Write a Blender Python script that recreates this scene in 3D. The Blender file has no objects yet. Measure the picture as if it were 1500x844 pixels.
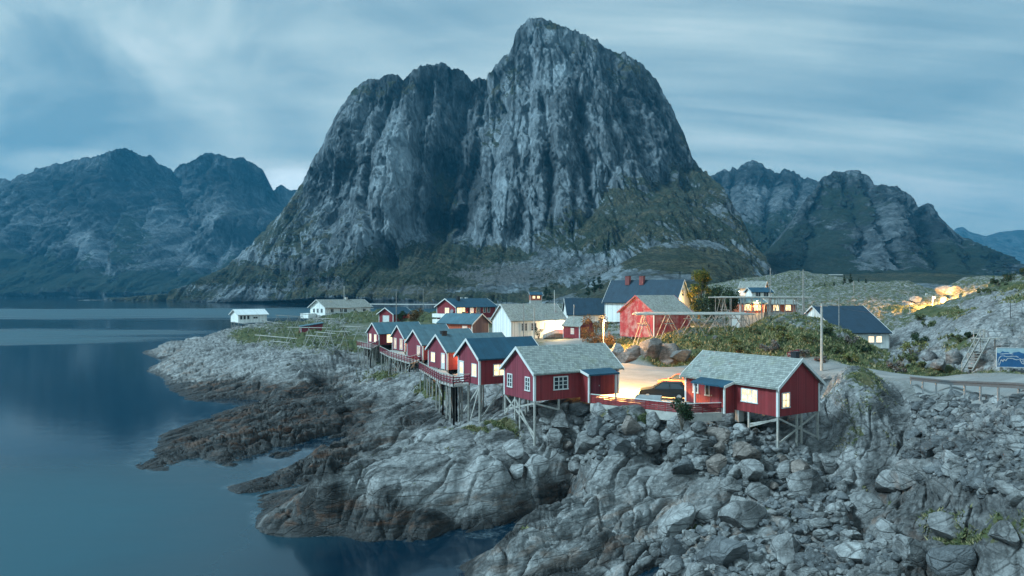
import bpy, bmesh, math, random
import numpy as np
from mathutils import Vector, Matrix
random.seed(7); RNG = np.random.default_rng(7)
SC = bpy.context.scene
COL = SC.collection
R = math.radians
# ------------------------------------------------------------------ camera
EYE, F, HZ = 17.0, 1040.0, 430.0           # eye height above the sea, focal length and horizon line in photo pixels
cam = bpy.data.cameras.new('camera'); cam_o = bpy.data.objects.new('camera', cam); COL.objects.link(cam_o)
cam_o.location = (0, 0, EYE); cam_o.rotation_euler = (R(90), 0, 0)
cam.sensor_width = 36; cam.lens = F / 1500 * 36; cam.shift_y = (HZ - 422) / 1500
cam.clip_start = 0.5; cam.clip_end = 30000
SC.camera = cam_o
SC.render.resolution_x = 1024; SC.render.resolution_y = 576
# ------------------------------------------------------------------ world, sun, exposure
SUN_EL, SUN_AZ = R(42), R(-108)            # sun_rotation measured from +Y
w = bpy.data.worlds.new('World'); SC.world = w; w.use_nodes = True
nt = w.node_tree; N = nt.nodes; L = nt.links
for n in list(N): N.remove(n)
def nd(t, **k):
    n = N.new(t)
    for a, b in k.items(): setattr(n, a, b)
    return n
out = nd('ShaderNodeOutputWorld'); bg = nd('ShaderNodeBackground'); L.new(bg.outputs[0], out.inputs[0])
sky = nd('ShaderNodeTexSky', sky_type='NISHITA'); sky.sun_disc = False
sky.sun_elevation = SUN_EL; sky.sun_rotation = SUN_AZ; sky.altitude = 0; sky.air_density = 1.2; sky.dust_density = 2.0
tc = nd('ShaderNodeTexCoord'); sep = nd('ShaderNodeSeparateXYZ'); L.new(tc.outputs['Generated'], sep.inputs[0])
def m(op, a, b=None, c=None, clamp=False):
    n = nd('ShaderNodeMath', operation=op); n.use_clamp = clamp
    for i, v in enumerate((a, b, c)):
        if v is None: continue
        if isinstance(v, (int, float)): n.inputs[i].default_value = v
        else: L.new(v, n.inputs[i])
    return n.outputs[0]
zc = m('MAXIMUM', sep.outputs[2], 0.0); zz = m('ADD', zc, 0.22)
u = m('DIVIDE', sep.outputs[0], zz); v = m('DIVIDE', sep.outputs[1], zz)
comb = nd('ShaderNodeCombineXYZ'); L.new(m('MULTIPLY', u, 0.55), comb.inputs[0]); L.new(m('MULTIPLY', v, 1.5), comb.inputs[1])
def noise(vec, scale, detail, rough=.5, dist=0.):
    n = nd('ShaderNodeTexNoise'); n.inputs['Scale'].default_value = scale; n.inputs['Detail'].default_value = detail
    n.inputs['Roughness'].default_value = rough; n.inputs['Distortion'].default_value = dist; L.new(vec, n.inputs['Vector'])
    return n.outputs['Fac']
n1 = noise(comb.outputs[0], 1.15, 5, .52, .9); n2 = noise(comb.outputs[0], 3.4, 4, .5, .6)
comb2 = nd('ShaderNodeCombineXYZ'); L.new(m('MULTIPLY', u, 0.22), comb2.inputs[0]); L.new(m('MULTIPLY', v, 2.6), comb2.inputs[1])
n3 = noise(comb2.outputs[0], 2.2, 4, .55, .3)
big = noise(comb.outputs[0], .55, 3, .5, 1.2)
comb3 = nd('ShaderNodeCombineXYZ'); L.new(sep.outputs[0], comb3.inputs[0]); L.new(sep.outputs[1], comb3.inputs[1]); L.new(m('MULTIPLY', sep.outputs[2], 1.7), comb3.inputs[2])
lump = noise(comb3.outputs[0], 3.6, 5, .52, .9)                   # billowing masses of the lower cloud deck
left = m('MULTIPLY', m('ADD', m('MULTIPLY', sep.outputs[0], -2.2), .35), 1.0, clamp=True)
st_ = m('ADD', m('ADD', m('MULTIPLY', n1, .42), m('MULTIPLY', n2, .12)), m('ADD', m('MULTIPLY', n3, .26), m('MULTIPLY', big, .20)))
bl_ = m('ADD', m('MULTIPLY', lump, .62), m('ADD', m('MULTIPLY', big, .20), m('MULTIPLY', n1, .18)))
cl = m('ADD', m('MULTIPLY', st_, m('SUBTRACT', 1.0, m('MULTIPLY', left, .75))), m('MULTIPLY', bl_, m('MULTIPLY', left, .75)))
cl = m('ADD', m('MULTIPLY', m('SUBTRACT', cl, .5), 1.5), .5)
def mass(ax, az, rx, rz, k_):                                     # a cloud mass in direction ax (sideways), az (up)
    dx = m('DIVIDE', m('SUBTRACT', m('DIVIDE', sep.outputs[0], m('MAXIMUM', sep.outputs[1], .05)), ax), rx); dz = m('DIVIDE', m('SUBTRACT', m('DIVIDE', sep.outputs[2], m('MAXIMUM', sep.outputs[1], .05)), az), rz)
    d_ = m('ADD', m('ADD', m('MULTIPLY', dx, dx), m('MULTIPLY', dz, dz)), m('MULTIPLY', m('SUBTRACT', lump, .5), 2.5))
    return m('MULTIPLY', m('SUBTRACT', 1.0, d_, clamp=True), k_)
for q_ in ((-.66, .30, .16, .09, -.13), (-.71, .19, .10, .05, -.10), (-.35, .15, .12, .05, .12), (-.64, .185, .08, .02, .12), (-.27, .155, .10, .03, .13), (.62, .34, .22, .10, -.10), (.45, .22, .30, .03, .06), (-.25, .30, .20, .08, .05), (.05, .40, .3, .05, -.05)):
    cl = m('ADD', cl, mass(*q_))
# clouds brighten towards the horizon (thin cloud over the sea)
hzb = m('POWER', m('SUBTRACT', 1.0, zc, clamp=True), 5.0)
cl = m('ADD', cl, m('MULTIPLY', hzb, .12))
ramp = nd('ShaderNodeValToRGB'); L.new(cl, ramp.inputs[0])
e = ramp.color_ramp.elements
e[0].position = .33; e[0].color = (.100, .178, .228, 1)
e[1].position = .76; e[1].color = (.50, .58, .61, 1)
for p, c in ((.46, (.158, .238, .278, 1)), (.56, (.232, .312, .336, 1)), (.66, (.33, .395, .41, 1))):
    q = e.new(p); q.color = c
mix = nd('ShaderNodeMix', data_type='RGBA'); mix.inputs[0].default_value = .965
tint = nd('ShaderNodeMix', data_type='RGBA', blend_type='MULTIPLY'); tint.inputs[0].default_value = 1
L.new(sky.outputs[0], tint.inputs[6]); tint.inputs[7].default_value = (.55, .95, .85, 1)
cscale = nd('ShaderNodeMix', data_type='RGBA', blend_type='MULTIPLY'); cscale.inputs[0].default_value = 1
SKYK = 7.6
L.new(ramp.outputs[0], cscale.inputs[6]); # the sky behind the camera is brightened, unseen fill light added for the ground
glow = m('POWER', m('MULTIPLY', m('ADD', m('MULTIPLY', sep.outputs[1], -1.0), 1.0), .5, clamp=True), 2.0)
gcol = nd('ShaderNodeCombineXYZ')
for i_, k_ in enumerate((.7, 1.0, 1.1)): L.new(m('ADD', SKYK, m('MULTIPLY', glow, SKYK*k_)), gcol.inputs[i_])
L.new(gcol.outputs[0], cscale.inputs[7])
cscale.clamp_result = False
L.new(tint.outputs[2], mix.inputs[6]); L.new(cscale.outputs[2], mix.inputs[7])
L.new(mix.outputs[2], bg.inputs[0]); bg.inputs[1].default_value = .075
sun = bpy.data.lights.new('sun', 'SUN'); sun.energy = 1.5; sun.angle = R(13); sun.color = (.60, .87, 1.0)
sun_o = bpy.data.objects.new('sun', sun); COL.objects.link(sun_o)
sd = Vector((math.sin(SUN_AZ) * math.cos(SUN_EL), math.cos(SUN_AZ) * math.cos(SUN_EL), math.sin(SUN_EL)))
sun_o.rotation_euler = (-sd).to_track_quat('-Z', 'Y').to_euler(); sun_o.location = sd * 100
SC.view_settings.view_transform = 'Standard'; SC.view_settings.look = 'None'
SC.view_settings.exposure = 1.95; SC.view_settings.gamma = 1; SC.view_settings.use_curve_mapping = False
SC.cycles.max_bounces = 5; SC.cycles.diffuse_bounces = 2; SC.cycles.glossy_bounces = 2; SC.cycles.volume_bounces = 0
SC.cycles.transmission_bounces = 2; SC.cycles.transparent_max_bounces = 6
SC.cycles.sample_clamp_indirect = 4; SC.cycles.caustics_reflective = False; SC.cycles.caustics_refractive = False
SC.cycles.use_denoising = True
# ------------------------------------------------------------------ pixels to places
def at_y(px, py, Y): return np.array([(px - 750) / F * Y, Y, EYE - (py - HZ) / F * Y])
def at_z(px, py, z):
    Y = (EYE - z) * F / (py - HZ)
    return np.array([(px - 750) / F * Y, Y, z])
# ------------------------------------------------------------------ numpy noise
def _h(ix, iy, s):
    h = (ix.astype(np.int64) * 374761393 + iy.astype(np.int64) * 668265263 + s * 1274126177) & 0xffffffff
    h = ((h ^ (h >> 13)) * 1274126177) & 0xffffffff
    h = ((h ^ (h >> 16)) * 2246822519) & 0xffffffff
    return ((h ^ (h >> 15)) & 0xffffff) / float(0x1000000)
def pn(x, y, s=0):
    xi = np.floor(x); yi = np.floor(y); fx = x - xi; fy = y - yi
    ux = fx*fx*fx*(fx*(fx*6-15)+10); uy = fy*fy*fy*(fy*(fy*6-15)+10)
    def g(a, b):
        t = _h(xi + a, yi + b, s) * 2 * np.pi
        return np.cos(t) * (fx - a) + np.sin(t) * (fy - b)
    a = g(0, 0); b = g(1, 0); c = g(0, 1); d = g(1, 1)
    return (a + (b-a)*ux) * (1-uy) + (c + (d-c)*ux) * uy
def fbm(x, y, o=4, s=0, gain=.5, lac=2.03):
    r = 0; a = 1.; 
    for i in range(o):
        r = r + a * pn(x, y, s + i * 17); x = x * lac + 3.1; y = y * lac - 1.7; a *= gain
    return r
def ridged(x, y, o=4, s=0, gain=.5):
    r = 0; a = 1.
    for i in range(o):
        r = r + a * (1 - 2*np.abs(pn(x, y, s + i * 17))); x = x * 2.03 + 3.1; y = y * 2.03 - 1.7; a *= gain
    return r
def vor(x, y, s=0):
    xi = np.floor(x); yi = np.floor(y)
    f1 = np.full(x.shape, 9.); f2 = np.full(x.shape, 9.); cid = np.zeros(x.shape); ox = np.zeros(x.shape); oy = np.zeros(x.shape)
    for a in (-1, 0, 1):
        for b in (-1, 0, 1):
            cx = xi + a; cy = yi + b
            dx = cx + _h(cx, cy, s) - x; dy = cy + _h(cx, cy, s + 91) - y
            d = np.sqrt(dx*dx + dy*dy)
            n = d < f1
            f2 = np.where(n, f1, np.minimum(f2, d))
            cid = np.where(n, _h(cx, cy, s + 7), cid); ox = np.where(n, dx, ox); oy = np.where(n, dy, oy)
            f1 = np.where(n, d, f1)
    return f1, f2, cid, ox, oy
def sst(a, b, x):
    t = np.clip((x - a) / (b - a), 0, 1); return t*t*(3-2*t)
def poly_sd(x, y, poly):            # signed distance, positive inside
    d = np.full(x.shape, 1e9); ins = np.zeros(x.shape, bool); n = len(poly)
    for i in range(n):
        ax, ay = poly[i]; bx, by = poly[(i+1) % n]; ex, ey = bx-ax, by-ay
        t = np.clip(((x-ax)*ex + (y-ay)*ey) / (ex*ex+ey*ey), 0, 1)
        d = np.minimum(d, np.hypot(x-ax-t*ex, y-ay-t*ey))
        c = ((ay > y) != (by > y)) & (x < (bx-ax) * (y-ay) / ((by-ay) if by != ay else 1e-9) + ax)
        ins ^= c
    return np.where(ins, d, -d)
def line_d(x, y, pl):
    d = np.full(x.shape, 1e9)
    for (ax, ay), (bx, by) in zip(pl[:-1], pl[1:]):
        ex, ey = bx-ax, by-ay
        t = np.clip(((x-ax)*ex + (y-ay)*ey) / (ex*ex+ey*ey), 0, 1)
        d = np.minimum(d, np.hypot(x-ax-t*ex, y-ay-t*ey))
    return d
class RBF:
    def __init__(s, pts, val, smooth=0.02):
        s.p = np.array(pts, float); v = np.array(val, float); s.c = .15
        n = len(v); K = np.sqrt(((s.p[:, None] - s.p[None])**2).sum(-1) + s.c**2)
        A = np.zeros((n+1, n+1)); A[:n, :n] = -K + smooth*np.eye(n); A[:n, n] = 1; A[n, :n] = 1
        s.w = np.linalg.solve(A, np.append(v, 0))
    def __call__(s, q):
        o = np.empty(len(q))
        for i in range(0, len(q), 40000):
            c = q[i:i+40000]
            d2 = (c[:, None, 0]-s.p[None, :, 0])**2 + (c[:, None, 1]-s.p[None, :, 1])**2
            o[i:i+40000] = -np.sqrt(d2 + s.c**2) @ s.w[:-1] + s.w[-1]
        return o
# ------------------------------------------------------------------ objects
def tag(o, label=None, cat=None, group=None, kind=None):
    if label: o['label'] = label
    if cat: o['category'] = cat
    if group: o['group'] = group
    if kind: o['kind'] = kind
    return o
def thing(name, label, cat, loc=(0, 0, 0), rz=0., group=None):
    o = bpy.data.objects.new(name, None); COL.objects.link(o); o.location = tuple(loc); o.rotation_euler = (0, 0, rz)
    o.empty_display_size = .1
    return tag(o, label, cat, group)
def link_mesh(name, me, mats, parent=None, loc=None):
    o = bpy.data.objects.new(name, me); COL.objects.link(o)
    for mt in (mats if isinstance(mats, (list, tuple)) else [mats]):
        if mt.name not in [x.name for x in me.materials if x]: me.materials.append(mt)
    if parent: o.parent = parent
    if loc is not None: o.location = loc
    return o
class MB:
    def __init__(s): s.v = []; s.f = []; s.m = []; s.mi = 0
    def add(s, vs, fs):
        k = len(s.v); s.v += [tuple(map(float, p)) for p in vs]; s.f += [tuple(i + k for i in f) for f in fs]; s.m += [s.mi] * len(fs); return s
    def box(s, x0, x1, y0, y1, z0, z1):
        return s.hexa([(x0,y0,z0),(x1,y0,z0),(x1,y1,z0),(x0,y1,z0)], [(x0,y0,z1),(x1,y0,z1),(x1,y1,z1),(x0,y1,z1)])
    def hexa(s, a, b):
        return s.add(list(a)+list(b), [(3,2,1,0),(4,5,6,7),(0,1,5,4),(1,2,6,5),(2,3,7,6),(3,0,4,7)])
    def beam(s, p0, p1, wd, dp=None, up=(0, 0, 1)):
        dp = dp or wd; p0 = Vector(p0); p1 = Vector(p1); d = (p1-p0).normalized(); up = Vector(up)
        if abs(d.dot(up)) > .99: up = Vector((1, 0, 0))
        x = d.cross(up).normalized() * wd/2; y = x.cross(d).normalized() * dp/2
        return s.hexa([p0-x-y, p0+x-y, p0+x+y, p0-x+y], [p1-x-y, p1+x-y, p1+x+y, p1-x+y])
    def tube(s, p0, p1, r0, r1=None, n=8):
        r1 = r0 if r1 is None else r1; p0 = Vector(p0); p1 = Vector(p1); d = (p1-p0).normalized()
        u_ = d.cross(Vector((0, 0, 1)) if abs(d.z) < .95 else Vector((1, 0, 0))).normalized(); v_ = d.cross(u_)
        a = [p0 + (u_*math.cos(t)+v_*math.sin(t))*r0 for t in [2*math.pi*i/n for i in range(n)]]
        b = [p1 + (u_*math.cos(t)+v_*math.sin(t))*r1 for t in [2*math.pi*i/n for i in range(n)]]
        return s.add(a+b, [(i, (i+1) % n, n+(i+1) % n, n+i) for i in range(n)] + [tuple(reversed(range(n))), tuple(range(n, 2*n))])
    def prism(s, poly, axis, t0, t1):          # poly in the two other axes
        def P(a, b, t): return {'x': (t, a, b), 'y': (a, t, b), 'z': (a, b, t)}[axis]
        n = len(poly)
        return s.add([P(a, b, t0) for a, b in poly] + [P(a, b, t1) for a, b in poly],
                     [tuple(range(n)), tuple(reversed(range(n, 2*n)))] + [(i, n+i, n+(i+1) % n, (i+1) % n) for i in range(n)])
    def ball(s, c, rx, ry=None, rz=None, n=10):
        ry = ry or rx; rz = rz or rx; vs = []; k = n//2
        for j in range(k+1):
            t = math.pi*j/k
            for i in range(n):
                p = 2*math.pi*i/n; vs.append((c[0]+rx*math.sin(t)*math.cos(p), c[1]+ry*math.sin(t)*math.sin(p), c[2]+rz*math.cos(t)))
        return s.add(vs, [(j*n+i, (j+1)*n+i, (j+1)*n+(i+1) % n, j*n+(i+1) % n) for j in range(k) for i in range(n)])
    def mesh(s, name, smooth=False, fix=True):
        me = bpy.data.meshes.new(name); me.from_pydata(s.v, [], s.f)
        if max(s.m, default=0): me.polygons.foreach_set('material_index', s.m)
        if fix:
            b = bmesh.new(); b.from_mesh(me); bmesh.ops.recalc_face_normals(b, faces=b.faces); b.to_mesh(me); b.free()
        if smooth: me.polygons.foreach_set('use_smooth', [True]*len(me.polygons))
        me.update(); return me
    def build(s, name, mats, parent=None, loc=None, smooth=False):
        return link_mesh(name, s.mesh(name, smooth), mats, parent, loc)
def np_mesh(name, V, Q, smooth=True):
    me = bpy.data.meshes.new(name); V = np.ascontiguousarray(V, np.float32); Q = np.ascontiguousarray(Q, np.int32)
    k = Q.shape[1]
    me.vertices.add(len(V)); me.vertices.foreach_set('co', V.ravel())
    me.loops.add(Q.size); me.loops.foreach_set('vertex_index', Q.ravel())
    me.polygons.add(len(Q)); me.polygons.foreach_set('loop_start', np.arange(0, Q.size, k, dtype=np.int32))
    try: me.polygons.foreach_set('loop_total', np.full(len(Q), k, np.int32))
    except Exception: pass
    me.update(calc_edges=True); me.validate()
    if smooth: me.polygons.foreach_set('use_smooth', np.ones(len(me.polygons), bool))
    return me
def grid_quads(nr, nc):
    i = np.arange(nr*nc).reshape(nr, nc)
    return np.stack([i[:-1, :-1], i[:-1, 1:], i[1:, 1:], i[1:, :-1]], -1).reshape(-1, 4)
def attr(me, name, val):
    a = me.attributes.new(name, 'FLOAT', 'POINT'); a.data.foreach_set('value', np.ascontiguousarray(val, np.float32))
def copy_tree(o, parent=None):
    c = o.copy(); COL.objects.link(c)
    if parent: c.parent = parent
    for ch in list(o.children): copy_tree(ch, c)
    return c
# ------------------------------------------------------------------ materials
class NT:
    def __init__(s, name):
        s.mat = bpy.data.materials.new(name); s.mat.use_nodes = True; s.t = s.mat.node_tree; s.b = s.t.nodes['Principled BSDF']
        s.b.inputs['Specular IOR Level'].default_value = .3
    def n(s, t, **k):
        x = s.t.nodes.new(t)
        for a, b in k.items(): setattr(x, a, b)
        return x
    def put(s, sock, v):
        if isinstance(v, bpy.types.NodeSocket): s.t.links.new(v, sock)
        elif isinstance(v, (tuple, list)) and len(v) == 3 and sock.type == 'RGBA': sock.default_value = (*v, 1)
        else: sock.default_value = v
    def m(s, op, a, b=None, c=None, clamp=False):
        x = s.n('ShaderNodeMath', operation=op); x.use_clamp = clamp
        for i, v in enumerate((a, b, c)):
            if v is not None: s.put(x.inputs[i], v)
        return x.outputs[0]
    def pos(s, kind='Object', scale=None, rot=None):
        c = s.n('ShaderNodeTexCoord').outputs[kind] if kind != 'World' else s.n('ShaderNodeNewGeometry').outputs['Position']
        if scale or rot:
            mp = s.n('ShaderNodeMapping'); s.t.links.new(c, mp.inputs[0])
            if scale: mp.inputs['Scale'].default_value = scale
            if rot: mp.inputs['Rotation'].default_value = rot
            c = mp.outputs[0]
        return c
    def noise(s, vec, scale, detail=4, rough=.55, dist=0., col=False):
        x = s.n('ShaderNodeTexNoise'); s.put(x.inputs['Vector'], vec); x.inputs['Scale'].default_value = scale
        x.inputs['Detail'].default_value = detail; x.inputs['Roughness'].default_value = rough; x.inputs['Distortion'].default_value = dist
        return x.outputs['Color' if col else 'Fac']
    def vor(s, vec, scale, feature='F1', out='Distance', rnd=1.):
        x = s.n('ShaderNodeTexVoronoi', feature=feature); s.put(x.inputs['Vector'], vec); x.inputs['Scale'].default_value = scale
        x.inputs['Randomness'].default_value = rnd
        return x.outputs[out]
    def ramp(s, fac, stops):
        x = s.n('ShaderNodeValToRGB'); s.put(x.inputs[0], fac); e = x.color_ramp.elements
        while len(e) < len(stops): e.new(.5)
        for q, (p, c) in zip(e, stops):
            q.position = p; q.color = (*c, 1) if isinstance(c, tuple) else (c, c, c, 1)
        return x.outputs[0]
    def mix(s, fac, a, b, mode='MIX'):
        x = s.n('ShaderNodeMix', data_type='RGBA', blend_type=mode); s.put(x.inputs[0], fac); s.put(x.inputs[6], a); s.put(x.inputs[7], b)
        return x.outputs[2]
    def attr(s, name): return s.n('ShaderNodeAttribute', attribute_name=name).outputs['Fac']
    def sep(s, v):
        x = s.n('ShaderNodeSeparateXYZ'); s.put(x.inputs[0], v); return x.outputs
    def comb(s, a, b, c):
        x = s.n('ShaderNodeCombineXYZ')
        for i, v in enumerate((a, b, c)): s.put(x.inputs[i], v)
        return x.outputs[0]
    def bump(s, h, strength=.5, dist=.05, prev=None):
        x = s.n('ShaderNodeBump'); s.put(x.inputs['Height'], h); x.inputs['Strength'].default_value = strength; x.inputs['Distance'].default_value = dist
        if prev is not None: s.t.links.new(prev, x.inputs['Normal'])
        return x.outputs[0]
    def fin(s, col=None, rough=None, normal=None, metal=None, spec=None):
        if col is not None: s.put(s.b.inputs['Base Color'], col)
        if rough is not None: s.put(s.b.inputs['Roughness'], rough)
        if normal is not None: s.put(s.b.inputs['Normal'], normal)
        if metal is not None: s.put(s.b.inputs['Metallic'], metal)
        if spec is not None: s.put(s.b.inputs['Specular IOR Level'], spec)
        return s.mat
M = {}
def mat_rock(name, base=(.105, .22), rust=.42, wet=True, tint=(1., 1., 1.)):
    k = NT(name); p = k.pos('World'); s3 = k.sep(p)
    # strike of the gneiss banding: along (.75,.65)
    st = k.m('ADD', k.m('MULTIPLY', s3[0], .75), k.m('MULTIPLY', s3[1], .65)); ac = k.m('SUBTRACT', k.m('MULTIPLY', s3[1], .75), k.m('MULTIPLY', s3[0], .65))
    q = k.comb(k.m('MULTIPLY', st, .3), ac, k.m('MULTIPLY', s3[2], 1.6))
    a = k.noise(q, .55, 6, .62, .6); b = k.noise(p, 2.6, 6, .65); c = k.noise(q, 3.0, 6, .7, .4)
    g0, g1 = base; T = lambda g: (g*tint[0], g*tint[1], g*tint[2])
    col = k.ramp(k.m('ADD', k.m('ADD', k.m('MULTIPLY', a, .5), k.m('MULTIPLY', b, .25)), k.m('MULTIPLY', c, .25)),
                 [(.37, T(g0*.35)), (.46, T(g0)), (.54, T(g1)), (.66, T(g1*1.5))])
    cr = k.vor(k.mix(.12, q, k.noise(p, 1.5, 3, .5, 0., True)), .8, 'DISTANCE_TO_EDGE')
    crack = k.m('SUBTRACT', 1.0, k.m('DIVIDE', cr, .05, clamp=True), clamp=True)
    cr2 = k.vor(k.mix(.2, q, k.noise(p, 3., 3, .5, 0., True)), 2.6, 'DISTANCE_TO_EDGE')
    crack2 = k.m('SUBTRACT', 1.0, k.m('DIVIDE', cr2, .07, clamp=True), clamp=True)
    col = k.mix(k.m('MULTIPLY', k.m('MULTIPLY', crack, .75), k.ramp(a, [(.45, .15), (.6, 1.)])), col, T(.025)); col = k.mix(k.m('MULTIPLY', k.m('MULTIPLY', crack2, .5), k.ramp(b, [(.45, .1), (.6, 1.)])), col, T(.03))
    # iron staining, patchy, mostly low on the rock
    rn = k.noise(q, .9, 5, .6, .5); lowz = k.m('SUBTRACT', 1.0, k.m('DIVIDE', k.m('ABSOLUTE', k.m('SUBTRACT', s3[2], 1.3)), 1.9, clamp=True))
    rf = k.m('MULTIPLY', k.ramp(rn, [(.5, 0.), (.64, 1.)]), k.m('MULTIPLY', lowz, rust))
    col = k.mix(rf, col, (.20, .11, .065))
    # lichen
    ln = k.noise(p, 5.5, 5, .7); col = k.mix(k.ramp(ln, [(.6, 0.), (.72, .55)]), col, T(.36))
    rough = .8
    if wet:
        wn = k.m('ADD', s3[2], k.m('MULTIPLY', k.m('SUBTRACT', a, .5), 2.4))
        al = k.m('MULTIPLY', k.attr('algae_shade'), k.ramp(k.m('ADD', k.m('MULTIPLY', a, .6), k.m('MULTIPLY', b, .4)), [(.44, 1.), (.66, .7)]))
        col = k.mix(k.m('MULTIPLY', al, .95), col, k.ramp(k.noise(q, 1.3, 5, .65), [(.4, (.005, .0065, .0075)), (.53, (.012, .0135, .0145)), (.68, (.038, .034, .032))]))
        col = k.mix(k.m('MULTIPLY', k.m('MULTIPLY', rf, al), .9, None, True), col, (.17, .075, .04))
        wetf = k.ramp(wn, [(.15, 1.), (.8, 0.)])
        col = k.mix(k.m('MULTIPLY', wetf, .9), col, (.014, .015, .016))
        rough = k.ramp(wetf, [(0., .82), (1., .42)])
    # turf, where the ground is turf
    g = k.attr('grass'); gn = k.noise(p, 1.1, 6, .7); gf = k.m('ADD', g, k.m('MULTIPLY', k.m('SUBTRACT', gn, .5), 1.6))
    gcol = k.ramp(k.noise(p, .5, 5, .65), [(.32, (.03, .045, .018)), (.5, (.065, .08, .03)), (.62, (.10, .095, .042)), (.75, (.16, .125, .068))])
    gcol = k.mix(k.m('MULTIPLY', k.noise(p, 9., 3, .7), .5), gcol, (.015, .02, .01))
    gm = k.ramp(gf, [(.42, 0.), (.56, 1.)])
    col = k.mix(gm, col, gcol)
    gr = k.attr('gravel'); col = k.mix(gr, col, k.ramp(k.noise(p, 6., 6, .75), [(.35, (.12, .12, .115)), (.65, (.24, .235, .225))]))
    h = k.m('ADD', k.m('MULTIPLY', c, .5), k.m('MULTIPLY', k.noise(p, 9., 6, .7), .35))
    h = k.m('SUBTRACT', h, k.m('MULTIPLY', crack, .3)); h = k.m('SUBTRACT', h, k.m('MULTIPLY', crack2, .15))
    return k.fin(col, rough, k.bump(h, .9, .18), spec=.25)
M['shore'] = mat_rock('shore_rock')
M['boulder_grey'] = mat_rock('boulder_grey', (.11, .20), .0, False)
M['boulder_brown'] = mat_rock('boulder_brown', (.10, .17), .0, False, (1.12, .95, .86))
M['boulder_pale'] = mat_rock('boulder_pale', (.16, .27), .0, False)
M['boulder_dark'] = mat_rock('boulder_dark', (.065, .12), .0, False, (.95, 1., 1.05))
def mat_mount(name, rk=(.075, .27), scale=1., streak=1., dens=1., vegc=None):
    k = NT(name); p = k.pos('World'); s3 = k.sep(p); geo = k.n('ShaderNodeNewGeometry')
    vs = k.comb(s3[0], k.m('MULTIPLY', s3[1], .5), k.m('MULTIPLY', s3[2], .22))
    dg = k.comb(k.m('ADD', s3[0], k.m('MULTIPLY', s3[2], .55)), k.m('MULTIPLY', s3[1], .5), k.m('MULTIPLY', s3[2], .35))
    a = k.noise(vs, .03*scale, 8, .68, .9); b = k.noise(p, .010*scale, 6, .62, .6); c = k.noise(vs, .13*scale, 7, .72, .4); d = k.noise(dg, .085*scale, 6, .7, .5)
    f = k.m('ADD', k.m('ADD', k.m('MULTIPLY', a, .30), k.m('MULTIPLY', b, .22)), k.m('ADD', k.m('MULTIPLY', c, .27), k.m('MULTIPLY', d, .21)))
    f = k.m('ADD', k.m('MULTIPLY', k.m('SUBTRACT', f, .5), 1.65), .5)
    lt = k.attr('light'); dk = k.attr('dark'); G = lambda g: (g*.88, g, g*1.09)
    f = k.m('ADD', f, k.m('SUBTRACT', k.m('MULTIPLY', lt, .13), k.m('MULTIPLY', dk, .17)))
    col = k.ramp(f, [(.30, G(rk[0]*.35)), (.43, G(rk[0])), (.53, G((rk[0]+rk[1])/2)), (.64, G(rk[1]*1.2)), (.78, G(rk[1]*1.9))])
    cr = k.vor(k.mix(.10, vs, k.noise(p, .06, 4, .6, 0., True)), .05*scale, 'DISTANCE_TO_EDGE')
    crk = k.m('MULTIPLY', k.m('SUBTRACT', 1., k.m('DIVIDE', cr, .05, clamp=True), clamp=True), k.ramp(d, [(.45, 0.), (.6, 1.)]))
    col = k.mix(k.m('MULTIPLY', crk, .5), col, (.02, .022, .024))
    nz = k.sep(geo.outputs['Normal'])[2]
    vg = k.m('ADD', k.attr('veg'), k.m('MULTIPLY', k.m('SUBTRACT', k.noise(p, .03*scale, 8, .72), .5), 2.3))
    vg = k.m('ADD', vg, k.m('MULTIPLY', k.m('SUBTRACT', nz, .45), .75))
    vm = k.ramp(vg, [(.46, 0.), (.58, 1.)])
    vc = k.ramp(k.noise(p, .022*scale, 7, .72), [(.35, (.030, .046, .026)), (.47, (.055, .062, .034)), (.58, (.105, .090, .050)), (.70, (.16, .125, .075))] if vegc is None else vegc)
    vc = k.mix(k.m('MULTIPLY', k.ramp(k.noise(p, .16*scale, 5, .75), [(.44, 0.), (.56, 1.)]), .8), vc, (.010, .017, .011))
    col = k.mix(k.m('MULTIPLY', vm, .92), col, vc)
    sc = k.attr('scree'); scn = k.ramp(k.noise(p, .35*scale, 6, .8), [(.36, (.04,)*3), (.52, (.12,)*3), (.66, (.26,)*3)])
    scf = k.ramp(k.m('ADD', sc, k.m('MULTIPLY', k.m('SUBTRACT', k.noise(p, .04*scale, 7, .72), .5), 2.2)), [(.46, 0.), (.6, 1.)])
    col = k.mix(scf, col, scn)
    h = k.m('ADD', k.m('MULTIPLY', c, .55), k.m('ADD', k.m('MULTIPLY', k.noise(vs, .45*scale, 6, .75), .4), k.m('MULTIPLY', d, .5))); h = k.m('SUBTRACT', h, k.m('MULTIPLY', crk, .3))
    return k.fin(col, .9, k.bump(h, 1., 13./scale), spec=.12)
M['mount'] = mat_mount('mountain_rock')
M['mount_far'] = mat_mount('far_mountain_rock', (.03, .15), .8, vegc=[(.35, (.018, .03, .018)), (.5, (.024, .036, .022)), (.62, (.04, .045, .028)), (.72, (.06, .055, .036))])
M['knoll'] = mat_mount('knoll_rock', (.17, .36), 3.)
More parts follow.
